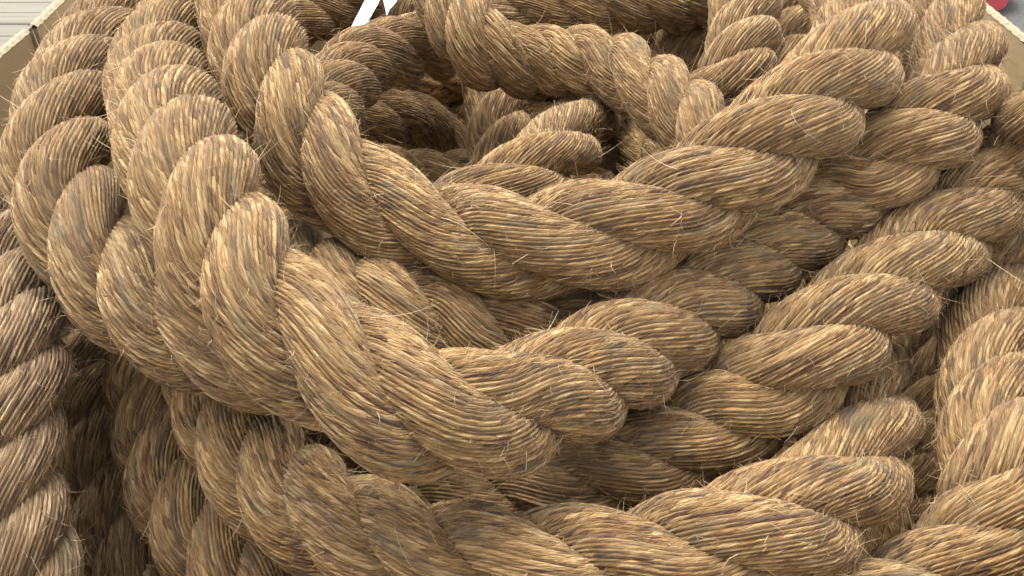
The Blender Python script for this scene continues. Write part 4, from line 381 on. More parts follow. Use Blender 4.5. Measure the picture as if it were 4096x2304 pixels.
 'f4': '0.3333 0.8273 0.0711 0.00 0.3343 0.8671 0.0728 1.32 0.3348 0.9069 0.0744 2.63 0.3350 0.9467 0.0758 3.95 0.3350 0.9865 0.0769 5.26 0.3350 1.0262 0.0777 6.58 0.3350 1.0660 0.0780 7.89 0.3350 1.1058 0.0778 9.21 0.3349 1.1456 0.0773 10.52 0.3346 1.1854 0.0763 11.84 0.3338 1.2251 0.0749 13.15 0.3322 1.2649 0.0734 14.47 0.3293 1.3046 0.0717 15.78 0.3241 1.3440 0.0701 17.10 0.3157 1.3829 0.0686 18.41 0.3021 1.4202 0.0674 19.73 0.2815 1.4541 0.0665 21.04 0.2525 1.4812 0.0661 22.36 0.2171 1.4990 0.0661 23.68 0.1785 1.5086 0.0665 24.99 0.1390 1.5129 0.0674 26.31 0.0992 1.5146 0.0687 27.62 0.0594 1.5150 0.0702 28.94 0.0197 1.5150 0.0718 30.25 -0.0201 1.5150 0.0735 31.57 -0.0599 1.5150 0.0750 32.88 -0.0997 1.5145 0.0763 34.20 -0.1394 1.5129 0.0773 35.51 -0.1790 1.5085 0.0779 36.83 -0.2175 1.4988 0.0780 38.14 -0.2529 1.4809 0.0776 39.46 -0.2818 1.4538 0.0769 40.77 -0.3023 1.4198 0.0757 42.09 -0.3158 1.3824 0.0743 43.40 -0.3242 1.3436 0.0727 44.72 -0.3293 1.3041 0.0710 46.03 -0.3323 1.2644 0.0694 47.35 -0.3339 1.2247 0.0680 48.67 -0.3346 1.1849 0.0669 49.98 -0.3349 1.1451 0.0662 51.30 -0.3350 1.1054 0.0660 52.61 -0.3350 1.0656 0.0662 53.93 -0.3350 1.0258 0.0669 55.24 -0.3350 0.9860 0.0679 56.56 -0.3350 0.9462 0.0693 57.87 -0.3348 0.9064 0.0709 59.19 -0.3343 0.8667 0.0725 60.50 -0.3333 0.8269 0.0742 61.82 -0.3311 0.7872 0.0756 63.13 -0.3273 0.7476 0.0768 64.45 -0.3208 0.7083 0.0776 65.76 -0.3103 0.6700 0.0780 67.08 -0.2938 0.6339 0.0779 68.39 -0.2694 0.6026 0.0773 69.71 -0.2371 0.5796 0.0764 71.03 -0.1998 0.5659 0.0751 72.34 -0.1607 0.5590 0.0736 73.66 -0.1210 0.5561 0.0719 74.97 -0.0813 0.5552 0.0703 76.29 -0.0415 0.5550 0.0688 77.60 -0.0017 0.5550 0.0675 78.92 0.0381 0.5550 0.0666 80.23 0.0779 0.5552 0.0661 81.55 0.1176 0.5560 0.0660 82.86 0.1573 0.5586 0.0665 84.18 0.1966 0.5650 0.0673 85.49 0.2341 0.5781 0.0685 86.81 0.2669 0.6003 0.0700 88.12 0.2921 0.6310 0.0716 89.44 0.3092 0.6668 0.0733 90.75 0.3201 0.7050 0.0748 92.07 0.3269 0.7442 0.0762 93.38 0.3309 0.7838 0.0772 94.70',
 'f5': '0.2166 1.3071 0.0749 0.00 0.2036 1.3447 0.0762 1.32 0.1808 1.3771 0.0773 2.63 0.1472 1.3982 0.0778 3.95 0.1085 1.4071 0.0780 5.27 0.0688 1.4096 0.0777 6.58 0.0289 1.4100 0.0769 7.90 -0.0109 1.4100 0.0758 9.21 -0.0508 1.4099 0.0744 10.53 -0.0906 1.4087 0.0727 11.85 -0.1300 1.4034 0.0711 13.16 -0.1667 1.3883 0.0695 14.48 -0.1947 1.3604 0.0681 15.80 -0.2117 1.3245 0.0670 17.11 -0.2210 1.2858 0.0663 18.43 -0.2260 1.2463 0.0660 19.75 -0.2285 1.2065 0.0662 21.06 -0.2295 1.1667 0.0668 22.38 -0.2299 1.1268 0.0679 23.70 -0.2300 1.0870 0.0692 25.01 -0.2300 1.0471 0.0708 26.33 -0.2300 1.0073 0.0725 27.64 -0.2300 0.9675 0.0741 28.96 -0.2298 0.9276 0.0756 30.28 -0.2292 0.8878 0.0768 31.59 -0.2277 0.8480 0.0776 32.91 -0.2245 0.8083 0.0780 34.23 -0.2181 0.7690 0.0779 35.54 -0.2062 0.7310 0.0774 36.86 -0.1851 0.6974 0.0764 38.18 -0.1530 0.6742 0.0751 39.49 -0.1147 0.6637 0.0736 40.81 -0.0750 0.6605 0.0720 42.12 -0.0352 0.6600 0.0703 43.44 0.0046 0.6600 0.0688 44.76 0.0445 0.6601 0.0675 46.07 0.0843 0.6609 0.0666 47.39 0.1239 0.6653 0.0661 48.71 0.1613 0.6784 0.0660 50.02 0.1910 0.7045 0.0664 51.34 0.2096 0.7396 0.0673 52.66 0.2199 0.7780 0.0685 53.97 0.2254 0.8175 0.0700 55.29 0.2282 0.8572 0.0716 56.61 0.2294 0.8971 0.0733 57.92 0.2299 0.9369 0.0748 59.24 0.2300 0.9767 0.0762 60.55 0.2300 1.0166 0.0772 61.87 0.2300 1.0564 0.0778 63.19 0.2300 1.0963 0.0780 64.50 0.2299 1.1361 0.0777 65.82 0.2294 1.1760 0.0770 67.14 0.2281 1.2158 0.0759 68.45 0.2251 1.2555 0.0744 69.77',
 'f6': '-0.1121 0.8162 0.0683 0.00 -0.0921 0.7820 0.0671 1.32 -0.0558 0.7666 0.0663 2.64 -0.0158 0.7650 0.0660 3.96 0.0242 0.7650 0.0661 5.28 0.0641 0.7680 0.0667 6.60 0.0978 0.7881 0.0678 7.93 0.1144 0.8242 0.0691 9.25 0.1212 0.8637 0.0707 10.57 0.1239 0.9037 0.0723 11.89 0.1248 0.9437 0.0740 13.21 0.1250 0.9838 0.0755 14.53 0.1250 1.0238 0.0767 15.85 0.1250 1.0639 0.0775 17.17 0.1249 1.1040 0.0780 18.49 0.1245 1.1440 0.0779 19.81 0.1230 1.1841 0.0774 21.13 0.1189 1.2239 0.0765 22.46 0.1089 1.2626 0.0752 23.78 0.0847 1.2938 0.0737 25.10 0.0465 1.3043 0.0720 26.42 0.0065 1.3050 0.0703 27.74 -0.0336 1.3048 0.0688 29.06 -0.0731 1.2994 0.0675 30.38 -0.1031 1.2742 0.0666 31.70 -0.1166 1.2367 0.0661 33.02 -0.1221 1.1970 0.0660 34.34 -0.1242 1.1570 0.0665 35.66 -0.1249 1.1169 0.0673 36.99 -0.1250 1.0769 0.0685 38.31 -0.1250 1.0368 0.0700 39.63 -0.1250 0.9967 0.0716 40.95 -0.1249 0.9567 0.0733 42.27 -0.1243 0.9166 0.0749 43.59 -0.1224 0.8766 0.0762 44.91 -0.1173 0.8369 0.0772 46.23',
 'f7': '-0.5445 1.2405 0.1596 0.00 -0.5448 1.2007 0.1605 1.32 -0.5449 1.1610 0.1617 2.63 -0.5450 1.1212 0.1632 3.95 -0.5450 1.0815 0.1649 5.26 -0.5450 1.0417 0.1665 6.58 -0.5450 1.0020 0.1681 7.89 -0.5450 0.9622 0.1694 9.21 -0.5450 0.9225 0.1703 10.52 -0.5449 0.8827 0.1709 11.84 -0.5446 0.8430 0.1710 13.15 -0.5441 0.8032 0.1706 14.47 -0.5432 0.7635 0.1698 15.78',
 'f8': '-0.4043 0.3898 0.1595 0.00 -0.3683 0.3732 0.1604 1.31 -0.3302 0.3618 0.1616 2.63 -0.2912 0.3544 0.1631 3.94 -0.2517 0.3498 0.1647 5.26 -0.2120 0.3472 0.1664 6.57 -0.1723 0.3459 0.1679 7.89 -0.1326 0.3453 0.1693 9.20 -0.0928 0.3451 0.1703 10.52 -0.0530 0.3450 0.1708 11.83 -0.0133 0.3450 0.1710 13.15 0.0265 0.3450 0.1707 14.46 0.0662 0.3450 0.1699 15.78',
 'f9': '0.2835 0.4691 0.1596 0.00 0.3201 0.4845 0.1606 1.31 0.3527 0.5071 0.1619 2.63 0.3794 0.5365 0.1634 3.94 0.3994 0.5708 0.1650 5.25',
 'f10': '0.4371 1.3015 0.1596 0.00 0.4346 1.3412 0.1605 1.31 0.4305 1.3807 0.1618 2.63 0.4242 1.4200 0.1633 3.94 0.4147 1.4586 0.1649 5.26 0.4009 1.4958 0.1666 6.57 0.3815 1.5305 0.1681 7.89 0.3555 1.5604 0.1694 9.20 0.3234 1.5837 0.1703 10.51 0.2871 1.5998 0.1709 11.83 0.2486 1.6097 0.1710 13.14 0.2093 1.6153 0.1706 14.46',
 'f11': '-0.4274 1.4017 0.1698 0.00 -0.4326 1.3623 0.1706 1.31 -0.4359 1.3226 0.1710 2.63 -0.4379 1.2829 0.1709 3.94 -0.4391 1.2432 0.1703 5.26',
 'f12': '-0.3309 1.2856 0.1640 0.00 -0.3331 1.2459 0.1656 1.32 -0.3343 1.2061 0.1672 2.63 -0.3348 1.1664 0.1687 3.95 -0.3350 1.1266 0.1698 5.26 -0.3350 1.0868 0.1706 6.58 -0.3350 1.0470 0.1710 7.90 -0.3350 1.0072 0.1709 9.21 -0.3350 0.9674 0.1703 10.53 -0.3349 0.9277 0.1693 11.85 -0.3346 0.8879 0.1680 13.16 -0.3339 0.8481 0.1665 14.48',
 'f13': '-0.0826 0.5552 0.1639 0.00 -0.0428 0.5550 0.1655 1.31 -0.0030 0.5550 0.1671 2.63 0.0368 0.5550 0.1686 3.94 0.0765 0.5551 0.1698 5.26 0.1163 0.5559 0.1706 6.57 0.1560 0.5585 0.1710 7.89 0.1953 0.5647 0.1709 9.20 0.2329 0.5775 0.1704 10.52 0.2659 0.5994 0.1694 11.83 0.2914 0.6298 0.1681 13.15 0.3087 0.6656 0.1666 14.46',
 'f14': '0.3340 1.2200 0.1678 0.00 0.3325 1.2597 0.1692 1.32 0.3298 1.2994 0.1702 2.63 0.3250 1.3389 0.1708 3.95 0.3170 1.3779 0.1710 5.26 0.3043 1.4155 0.1707 6.58 0.2846 1.4500 0.1700 7.89',
 'f15': '-0.1245 1.4046 0.1643 0.00 -0.1619 1.3913 0.1659 1.32 -0.1914 1.3650 0.1675 2.63 -0.2098 1.3298 0.1689 3.95 -0.2201 1.2913 0.1700 5.26 -0.2255 1.2518 0.1707 6.58 -0.2282 1.2121 0.1710 7.90 -0.2294 1.1723 0.1708 9.21 -0.2299 1.1324 0.1701 10.53 -0.2300 1.0926 0.1691 11.85 -0.2300 1.0528 0.1677 13.16 -0.2300 1.0129 0.1662 14.48',
 'f16': '-0.0010 0.6600 0.1667 0.00 0.0389 0.6600 0.1682 1.32 0.0787 0.6607 0.1695 2.63 0.1184 0.6643 0.1704 3.95 0.1564 0.6758 0.1709 5.27',
 'f17': '-0.0979 0.7883 0.1600 0.00 -0.0643 0.7681 0.1593 1.32 -0.0245 0.7650 0.1590 2.64 0.0156 0.7650 0.1592 3.96 0.0556 0.7666 0.1598 5.28 0.0919 0.7818 0.1608 6.60 0.1120 0.8160 0.1622 7.92 0.1202 0.8551 0.1638 9.24 0.1235 0.8950 0.1655 10.56 0.1247 0.9351 0.1671 11.88 0.1250 0.9752 0.1686 13.21 0.1250 1.0152 0.1698 14.53 0.1250 1.0553 0.1706 15.85 0.1250 1.0953 0.1710 17.17 0.1247 1.1354 0.1709 18.49 0.1235 1.1755 0.1704 19.81 0.1202 1.2154 0.1694 21.13 0.1118 1.2545 0.1681 22.45 0.0916 1.2885 0.1665 23.77',
 'f18': '-0.0250 1.3050 0.1617 0.00 -0.0648 1.3018 0.1604 1.32 -0.0983 1.2813 0.1595 2.64 -0.1146 1.2450 0.1591 3.97 -0.1213 1.2056 0.1591 5.29 -0.1239 1.1656 0.1595 6.61 -0.1248 1.1256 0.1604 7.93 -0.1250 1.0855 0.1616 9.25 -0.1250 1.0454 0.1631 10.57 -0.1250 1.0054 0.1648 11.90 -0.1249 0.9653 0.1665 13.22 -0.1245 0.9252 0.1680 14.54',
 'f19': '-0.5031 0.5061 0.2559 0.00 -0.4855 0.4705 0.2545 1.31 -0.4627 0.4380 0.2533 2.63 -0.4344 0.4102 0.2524 3.94 -0.4013 0.3882 0.2520 5.25',
 'f20': '-0.0297 0.3450 0.2629 0.00 0.0100 0.3450 0.2637 1.31 0.0498 0.3450 0.2640 2.63 0.0895 0.3450 0.2638 3.94 0.1293 0.3452 0.2632 5.26 0.1690 0.3458 0.2622 6.57 0.2088 0.3471 0.2609 7.89 0.2484 0.3495 0.2594 9.20 0.2879 0.3539 0.2577 10.52 0.3270 0.3610 0.2561 11.83 0.3652 0.3721 0.2546 13.15 0.4015 0.3883 0.2534 14.46 0.4345 0.4103 0.2525 15.78 0.4628 0.4381 0.2521 17.09',
 'f21': '-0.4398 1.1833 0.2549 0.00 -0.4400 1.1435 0.2536 1.32 -0.4400 1.1037 0.2526 2.63 -0.4400 1.0640 0.2521 3.95 -0.4400 1.0242 0.2520 5.26 -0.4400 0.9845 0.2524 6.58 -0.4400 0.9447 0.2532 7.89',
 'f22': '-0.2066 0.4544 0.2565 0.00 -0.1669 0.4517 0.2550 1.32 -0.1272 0.4505 0.2537 2.63 -0.0874 0.4501 0.2527 3.95 -0.0477 0.4500 0.2521 5.26 -0.0079 0.4500 0.2520 6.58',
 'f23': '0.4393 1.2271 0.2581 0.00 0.4385 1.2669 0.2597 1.31 0.4369 1.3066 0.2612 2.63 0.4341 1.3463 0.2625 3.94 0.4298 1.3858 0.2634 5.26 0.4231 1.4250 0.2639 6.57 0.4132 1.4635 0.2640 7.89 0.3988 1.5005 0.2636 9.20 0.3786 1.5346 0.2627 10.52 0.3517 1.5639 0.2615 11.83',
 'f24': '-0.2293 1.1812 0.2637 0.00 -0.2298 1.1414 0.2630 1.32 -0.2300 1.1015 0.2619 2.64 -0.2300 1.0617 0.2605 3.96 -0.2300 1.0218 0.2589 5.27 -0.2300 0.9820 0.2573 6.59 -0.2299 0.9421 0.2556 7.91 -0.2295 0.9023 0.2542 9.23',
 'f25': '-0.1229 0.8834 0.2600 0.00 -0.1185 0.8436 0.2615 1.32 -0.1079 0.8051 0.2627 2.63 -0.0826 0.7749 0.2636 3.95 -0.0440 0.7655 0.2640 5.27 -0.0040 0.7650 0.2639 6.59 0.0361 0.7652 0.2634 7.90 0.0755 0.7715 0.2624 9.22 0.1044 0.7980 0.2612 10.54 0.1171 0.8358 0.2596 11.86 0.1223 0.8755 0.2580 13.17',
 'f26': '-0.3439 0.3653 0.3414 0.00 -0.3052 0.3566 0.3429 1.32 -0.2658 0.3512 0.3445 2.63 -0.2262 0.3480 0.3461 3.95 -0.1865 0.3462 0.3477 5.26 -0.1467 0.3454 0.3491 6.58 -0.1070 0.3451 0.3501 7.89 -0.0672 0.3450 0.3508 9.21',
 'f27': '0.4868 0.4726 0.3407 0.00 0.5040 0.5084 0.3420 1.32 0.5168 0.5460 0.3435 2.63 0.5261 0.5846 0.3452 3.95 0.5327 0.6238 0.3468 5.26',
 'f28': '-0.3350 1.0906 0.3403 0.00 -0.3350 1.0508 0.3415 1.32 -0.3350 1.0110 0.3430 2.63 -0.3350 0.9712 0.3446 3.95 -0.3349 0.9314 0.3463 5.27',
 'f29': '0.1239 0.9049 0.3454 0.00 0.1248 0.9449 0.3470 1.33 0.1250 0.9850 0.3485 2.65 0.1250 1.0250 0.3497 3.98 0.1250 1.0651 0.3506 5.30',
 'f30': '-0.1249 1.1157 0.3403 0.00 -0.1250 1.0757 0.3416 1.33 -0.1250 1.0356 0.3431 2.65 -0.1250 0.9955 0.3447 3.98 -0.1249 0.9555 0.3464 5.30 -0.1243 0.9154 0.3479 6.63',
 'f31': '0.5400 1.3731 0.4271 0.00 0.5367 1.4128 0.4263 1.31 0.5319 1.4522 0.4260 2.63 0.5249 1.4913 0.4262 3.94 0.5151 1.5299 0.4267 5.26',
 'f32': '-0.4215 1.6694 0.4313 0.00 -0.4519 1.6439 0.4330 1.31 -0.4770 1.6131 0.4346 2.63 -0.4966 1.5786 0.4360 3.94 -0.5114 1.5417 0.4370 5.26 -0.5222 1.5035 0.4377 6.57 -0.5299 1.4645 0.4380 7.89 -0.5354 1.4251 0.4378 9.20 -0.5391 1.3856 0.4371 10.52 -0.5416 1.3459 0.4361 11.83 -0.5432 1.3062 0.4347 13.15 -0.5441 1.2664 0.4332 14.46',
 'f33': '-0.5396 0.6901 0.4359 0.00 -0.5360 0.6505 0.4370 1.31 -0.5309 0.6111 0.4377 2.63 -0.5235 0.5721 0.4380 3.94 -0.5131 0.5337 0.4378 5.26 -0.4990 0.4966 0.4372 6.57 -0.4801 0.4616 0.4362 7.89 -0.4558 0.4302 0.4348 9.20 -0.4261 0.4039 0.4333 10.51 -0.3921 0.3834 0.4316 11.83',
 'f34': '0.4400 1.0432 0.4365 0.00 0.4400 1.0829 0.4353 1.32 0.4400 1.1227 0.4338 2.63 0.4399 1.1625 0.4321 3.95 0.4397 1.2022 0.4305 5.26 0.4391 1.2420 0.4290 6.58 0.4380 1.2817 0.4277 7.89',
 'f35': '0.3598 0.3702 0.5206 0.00 0.3964 0.3856 0.5198 1.31 0.4300 0.4068 0.5186 2.63 0.4591 0.4338 0.5171 3.94 0.4827 0.4657 0.5155 5.26 0.5010 0.5010 0.5139 6.57 0.5146 0.5383 0.5123 7.89 0.5245 0.5768 0.5109 9.20 0.5316 0.6159 0.5099 10.51 0.5365 0.6553 0.5092 11.83 0.5399 0.6950 0.5090 13.14 0.5421 0.7346 0.5093 14.46',
 'f36': '0.2274 1.7220 0.5186 0.00 0.1877 1.7237 0.5198 1.31 0.1479 1.7246 0.5206 2.63 0.1082 1.7249 0.5210 3.94 0.0684 1.7250 0.5209 5.26 0.0287 1.7250 0.5204 6.57 -0.0111 1.7250 0.5194 7.89 -0.0508 1.7250 0.5181 9.20 -0.0906 1.7250 0.5166 10.52',
 'f37': '0.2272 1.6132 0.5205 0.00 0.1877 1.6172 0.5197 1.32 0.1479 1.6190 0.5185 2.63 0.1082 1.6198 0.5170 3.95 0.0684 1.6200 0.5154 5.26 0.0287 1.6200 0.5137 6.58 -0.0111 1.6200 0.5122 7.89',
 'f38': '-0.4500 1.7557 0.1747 0.00 -0.4100 1.7518 0.1731 1.33 -0.3700 1.7478 0.1711 2.66 -0.3300 1.7439 0.1690 3.98 -0.2900 1.7403 0.1670 5.31 -0.2500 1.7370 0.1653 6.64 -0.2100 1.7342 0.1643 7.97 -0.1700 1.7321 0.1640 9.29 -0.1300 1.7307 0.1645 10.62 -0.0900 1.7300 0.1657 11.95 -0.0500 1.7302 0.1674 13.28 -0.0100 1.7311 0.1695 14.60 0.0300 1.7328 0.1716 15.93 0.0700 1.7352 0.1735 17.26 0.1100 1.7382 0.1750 18.59 0.1500 1.7416 0.1759 19.92 0.1900 1.7454 0.1759 21.24 0.2300 1.7493 0.1753 22.57 0.2700 1.7533 0.1739 23.90 0.3100 1.7572 0.1721 25.23 0.3500 1.7607 0.1699 26.55 0.3900 1.7639 0.1678 27.88 0.4300 1.7665 0.1660 29.21',
 'f39': '-0.4500 1.7275 0.2667 0.00 -0.4100 1.7309 0.2651 1.33 -0.3700 1.7346 0.2631 2.66 -0.3300 1.7385 0.2610 3.98 -0.2900 1.7425 0.2590 5.31 -0.2500 1.7464 0.2573 6.64 -0.2100 1.7501 0.2563 7.97 -0.1700 1.7533 0.2560 9.29 -0.1300 1.7560 0.2565 10.62 -0.0900 1.7581 0.2577 11.95 -0.0500 1.7594 0.2594 13.28 -0.0100 1.7600 0.2615 14.61 0.0300 1.7598 0.2636 15.93 0.0700 1.7587 0.2655 17.26 0.1100 1.7570 0.2670 18.59 0.1500 1.7546 0.2679 19.92 0.1900 1.7515 0.2679 21.25 0.2300 1.7481 0.2673 22.57 0.2700 1.7443 0.2659 23.90 0.3100 1.7403 0.2641 25.23 0.3500 1.7363 0.2619 26.56 0.3900 1.7325 0.2598 27.88 0.4300 1.7290 0.2580 29.21',
}

def unit(v):
    return v / np.linalg.norm(v, axis=-1, keepdims=True)

def rmf(P, N0):
    T = unit(np.gradient(P, axis=0))
    N = np.zeros_like(P)
    N[0] = unit(N0 - T[0] * N0.dot(T[0]))
    for i in range(1, len(P)):
        q = N[i - 1] - T[i] * N[i - 1].dot(T[i])
        N[i] = q / np.linalg.norm(q)
    return T, N, np.cross(T, N)

def catmull(P, step):
    """P: control rows (xyz theta nx ny nz); resample at an even step"""
    Q = np.vstack([2 * P[0] - P[1], P, 2 * P[-1] - P[-2]])
    out = []
    for i in range(1, len(Q) - 2):
        for u in np.linspace(0, 1, 6, endpoint=False):
            a, b, c, d = Q[i - 1], Q[i], Q[i + 1], Q[i + 2]
            out.append(0.5 * (2 * b + (c - a) * u + (2 * a - 5 * b + 4 * c - d) * u * u + (3 * b - a - 3 * c + d) * u ** 3))
    out.append(P[-1])
    out = np.array(out)
    s = np.concatenate([[0], np.cumsum(np.linalg.norm(np.diff(out[:, :3], axis=0), axis=1))])
    n = int(s[-1] / step) + 1
    t = np.linspace(0, s[-1], n)
    return t, np.stack([np.interp(t, s, out[:, k]) for k in range(out.shape[1])], 1)

PER = 3            # vertices a yarn
R_STRAND, R_LAY = 0.0270, 0.0238
YARN_TWIST = -33.0

def noise1(n, step, wave, r, rows=1):
    """smooth random rows along a length"""
    m = int(n * step / wave) + 4
    k = r.standard_normal((rows, m))
    x = np.arange(n) * step / wave
    i = x.astype(int); f = x - i
    f = f * f * (3 - 2 * f)
    return k[:, i] * (1 - f) + k[:, i + 1] * f

WEATHER_SHADE = dict(H=0.30, G=0.15, C=0.08, F=0.05, T=0.05, L=0.05)  # greying; for H and G also shade painted into the colour

def build_rope(key, label, step=0.008, fuzz=1.0, NY=44, group='lengths of thick three-strand rope in the heap'):
    C = np.array([float(x) for x in PATHS[key].split()]).reshape(-1, 4)
    r = np.random.default_rng(sum(ord(ch) for ch in key) * 7 + 3)
    P0 = C[:, :3]
    T, N, B = rmf(P0, np.array([0.0, -0.3, 1.0]))
    s, X = catmull(np.hstack([C, N]), step)
    P, th, N = X[:, :3], X[:, 3], X[:, 4:7]
    T = unit(np.gradient(P, axis=0))
    N = unit(N - T * (N * T).sum(1, keepdims=True))
    B = np.cross(T, N)
    n = len(P)
    root = empty('rope', tuple(P0[len(P0) // 2]))
    org = P0[len(P0) // 2]
    tag(root, label, 'rope', group)
    fv, ff, ft, fo = [], [], [], 0
    m = NY * PER
    prof = np.array([-0.0021, 0.0, 0.0])
    for k in range(3):
        wob = noise1(n, step, 0.05, r, 3)
        phi = th + 2 * math.pi * k / 3 + 0.05 * wob[0]
        rad = np.cos(phi)[:, None] * N + np.sin(phi)[:, None] * B
        c = P + rad * (R_LAY + 0.0010 * wob[1])[:, None]
        t = unit(np.gradient(c, axis=0))
        e1 = unit(rad - t * (rad * t).sum(1, keepdims=True))
        e2 = np.cross(t, e1)
        sl = np.concatenate([[0], np.cumsum(np.linalg.norm(np.diff(c, axis=0), axis=1))])
        # yarns: wander sideways and ride up and down a little
        side = noise1(n, step, 0.05, r, NY) * 0.13
        lift = noise1(n, step, 0.028, r, NY) * 0.0003 + r.standard_normal((NY, 1)) * 0.0002
        wide = np.clip(0.95 + noise1(n, step, 0.02, r, NY) * 0.4, 0.1, 2.0)
        J = np.arange(m)
        yi = J // PER
        fr = (J % PER) / PER
        al = np.zeros((n, m)); rr = np.zeros((n, m))
        nxt = (yi + 1) % NY
        sd = side[yi] * (1 - fr)[:, None] + side[nxt] * fr[:, None]
        al = (2 * math.pi / NY) * ((yi + fr)[:, None] + sd).T + (YARN_TWIST * sl + r.uniform(0, 6.28))[:, None]
        pr = prof[J % PER][:, None] * wide[yi]
        rr = (R_STRAND * (1 + 0.018 * wob[2]))[:, None] + (pr + lift[yi] * (0.4 + 0.6 * (J % PER > 0))[:, None]).T
        # strands are pressed flat where they meet inside the rope
        inward = np.maximum(0, -np.cos(al))
        rr = rr * (1 - 0.10 * inward)
        V = c[:, None, :] + rr[:, :, None] * (np.cos(al)[:, :, None] * e1[:, None, :] + np.sin(al)[:, :, None] * e2[:, None, :])
        V -= org
        verts = V.reshape(-1, 3)
        i = np.arange(n - 1)[:, None]; j = np.arange(m)[None]; j2 = (j + 1) % m
        quads = np.stack([i * m + j, i * m + j2, (i + 1) * m + j2, (i + 1) * m + j], -1).reshape(-1, 4)
        cap = np.array([[-1]])
        me = bpy.data.meshes.new('strand')
        nv = len(verts) + 2
        allv = np.vstack([verts, c[0] - org, c[-1] - org]).astype(np.float32)
        jj = np.arange(m)
        tri0 = np.stack([np.full(m, nv - 2), (jj + 1) % m, jj], 1)
        tri1 = np.stack([np.full(m, nv - 1), (n - 1) * m + jj, (n - 1) * m + (jj + 1) % m], 1)
        loops = np.concatenate([quads.ravel(), tri0.ravel(), tri1.ravel()]).astype(np.int32)
        nq = len(quads)
        starts = np.concatenate([np.arange(nq) * 4, nq * 4 + np.arange(2 * m) * 3]).astype(np.int32)
        me.vertices.add(nv); me.vertices.foreach_set('co', allv.ravel())
        me.loops.add(len(loops)); me.loops.foreach_set('vertex_index', loops)
        me.polygons.add(len(starts)); me.polygons.foreach_set('loop_start', starts)
        me.update(calc_edges=True)
        me.polygons.foreach_set('use_smooth', np.ones(len(starts), bool))
        uvl = me.uv_layers.new(name='yarn')
        uu = np.zeros((len(loops), 2), np.float32)
        ju = np.broadcast_to(j, (n - 1, m)).ravel(); iu = np.broadcast_to(i, (n - 1, m)).ravel()
        qu = np.stack([ju, ju + 1, ju + 1, ju], 1) / PER
        qv = sl[np.stack([iu, iu, iu + 1, iu + 1], 1)]
        uu[:nq * 4, 0] = qu.ravel(); uu[:nq * 4, 1] = qv.ravel()
        uvl.data.foreach_set('uv', uu.ravel())
        me.materials.append(ROPE)
        me.validate()
        o = bpy.data.objects.new('strand', me)
        o['weather_shade'] = WEATHER_SHADE.get(key, 0.0)      # how far this length has greyed, lower-left shade painted in with it
        col.objects.link(o); o.parent = root
        # ---- fibres that have worked loose
        Ls = sl[-1]
        for cls in range(3):
            cnt = int(Ls * (3600, 950, 60)[cls] * fuzz)
            ii = r.integers(2, n - 3, cnt); jv = r.integers(0, m, cnt)
            keep = np.cos(al[ii, jv]) > -0.55
            ii, jv = ii[keep], jv[keep]; cnt = len(ii)
            p0 = V[ii, jv]
            nor = unit(np.cos(al[ii, jv])[:, None] * e1[ii] + np.sin(al[ii, jv])[:, None] * e2[ii])
            tan = unit(V[ii + 1, jv] - V[ii, jv]) * r.choice([-1, 1], cnt)[:, None]
            bi = np.cross(nor, tan)
            ln = (r.uniform(0.003, 0.0095, cnt), r.uniform(0.008, 0.021, cnt), r.uniform(0.02, 0.06, cnt))[cls]
            out = (r.uniform(0.25, 1.0, cnt), r.uniform(0.15, 0.8, cnt), r.uniform(0.1, 0.7, cnt))[cls]
            d = unit(tan + nor * out[:, None] + bi * r.normal(0, 0.55, cnt)[:, None])
            bend = r.normal(0, 1, (cnt, 3)) * (0.9, 1.2, 1.5)[cls]
            bend = bend - nor * r.uniform(-0.2, 0.6, cnt)[:, None]
            ns = (1, 3, 6)[cls]
            w0 = (0.00018, 0.00022, 0.00029)[cls] * r.uniform(0.7, 1.35, cnt)
            pts = []
            p = p0 - nor * 0.0006; dd = d.copy()
            for q in range(ns + 1):
                pts.append(p)
                dd = unit(dd + bend / ns)
                p = p + dd * (ln / ns)[:, None]
            pts = np.array(pts)                       # ns+1, cnt, 3
            e = unit(np.cross(d, nor + 0.01)); g2 = unit(np.cross(d, e))
            ring = []
            for q in range(ns + 1):
                w = w0 * (1 - 0.6 * q / ns)
                for a in (0, 2.0944, 4.18879):
                    ring.append(pts[q] + (e * math.cos(a) + g2 * math.sin(a)) * w[:, None])
            ring = np.array(ring).transpose(1, 0, 2)  # cnt, 3*(ns+1), 3
            nn = 3 * (ns + 1)
            base = fo + np.arange(cnt)[:, None] * nn
            for q in range(ns):
                for a in range(3):
                    b2 = (a + 1) % 3
                    ff.append(np.stack([base[:, 0] + q * 3 + a, base[:, 0] + q * 3 + b2, base[:, 0] + q * 3 + 3 + b2, base[:, 0] + q * 3 + 3 + a], 1))
            fv.append(ring.reshape(-1, 3)); fo += cnt * nn
            tint = np.clip(r.normal((0.62, 0.72, 0.82)[cls], 0.25, cnt), 0, 1)
            ft.append(np.repeat(tint, nn))
    fv = np.vstack(fv).astype(np.float32); ff = np.vstack(ff).astype(np.int32); ft = np.concatenate(ft).astype(np.float32)
    me = bpy.data.meshes.new('loose_fibres')
    me.vertices.add(len(fv)); me.vertices.foreach_set('co', fv.ravel())
    me.loops.add(ff.size); me.loops.foreach_set('vertex_index', ff.ravel())
    me.polygons.add(len(ff)); me.polygons.foreach_set('loop_start', (np.arange(len(ff)) * 4).astype(np.int32))
    me.update(calc_edges=True)
    me.polygons.foreach_set('use_smooth', np.ones(len(ff), bool))
    at = me.attributes.new('tint', 'FLOAT', 'POINT'); at.data.foreach_set('value', ft)
    me.materials.append(FIBRE)
    o = bpy.data.objects.new('loose_fibres', me)
    o['kind'] = 'stuff'
    col.objects.link(o); o.parent = root
    return root

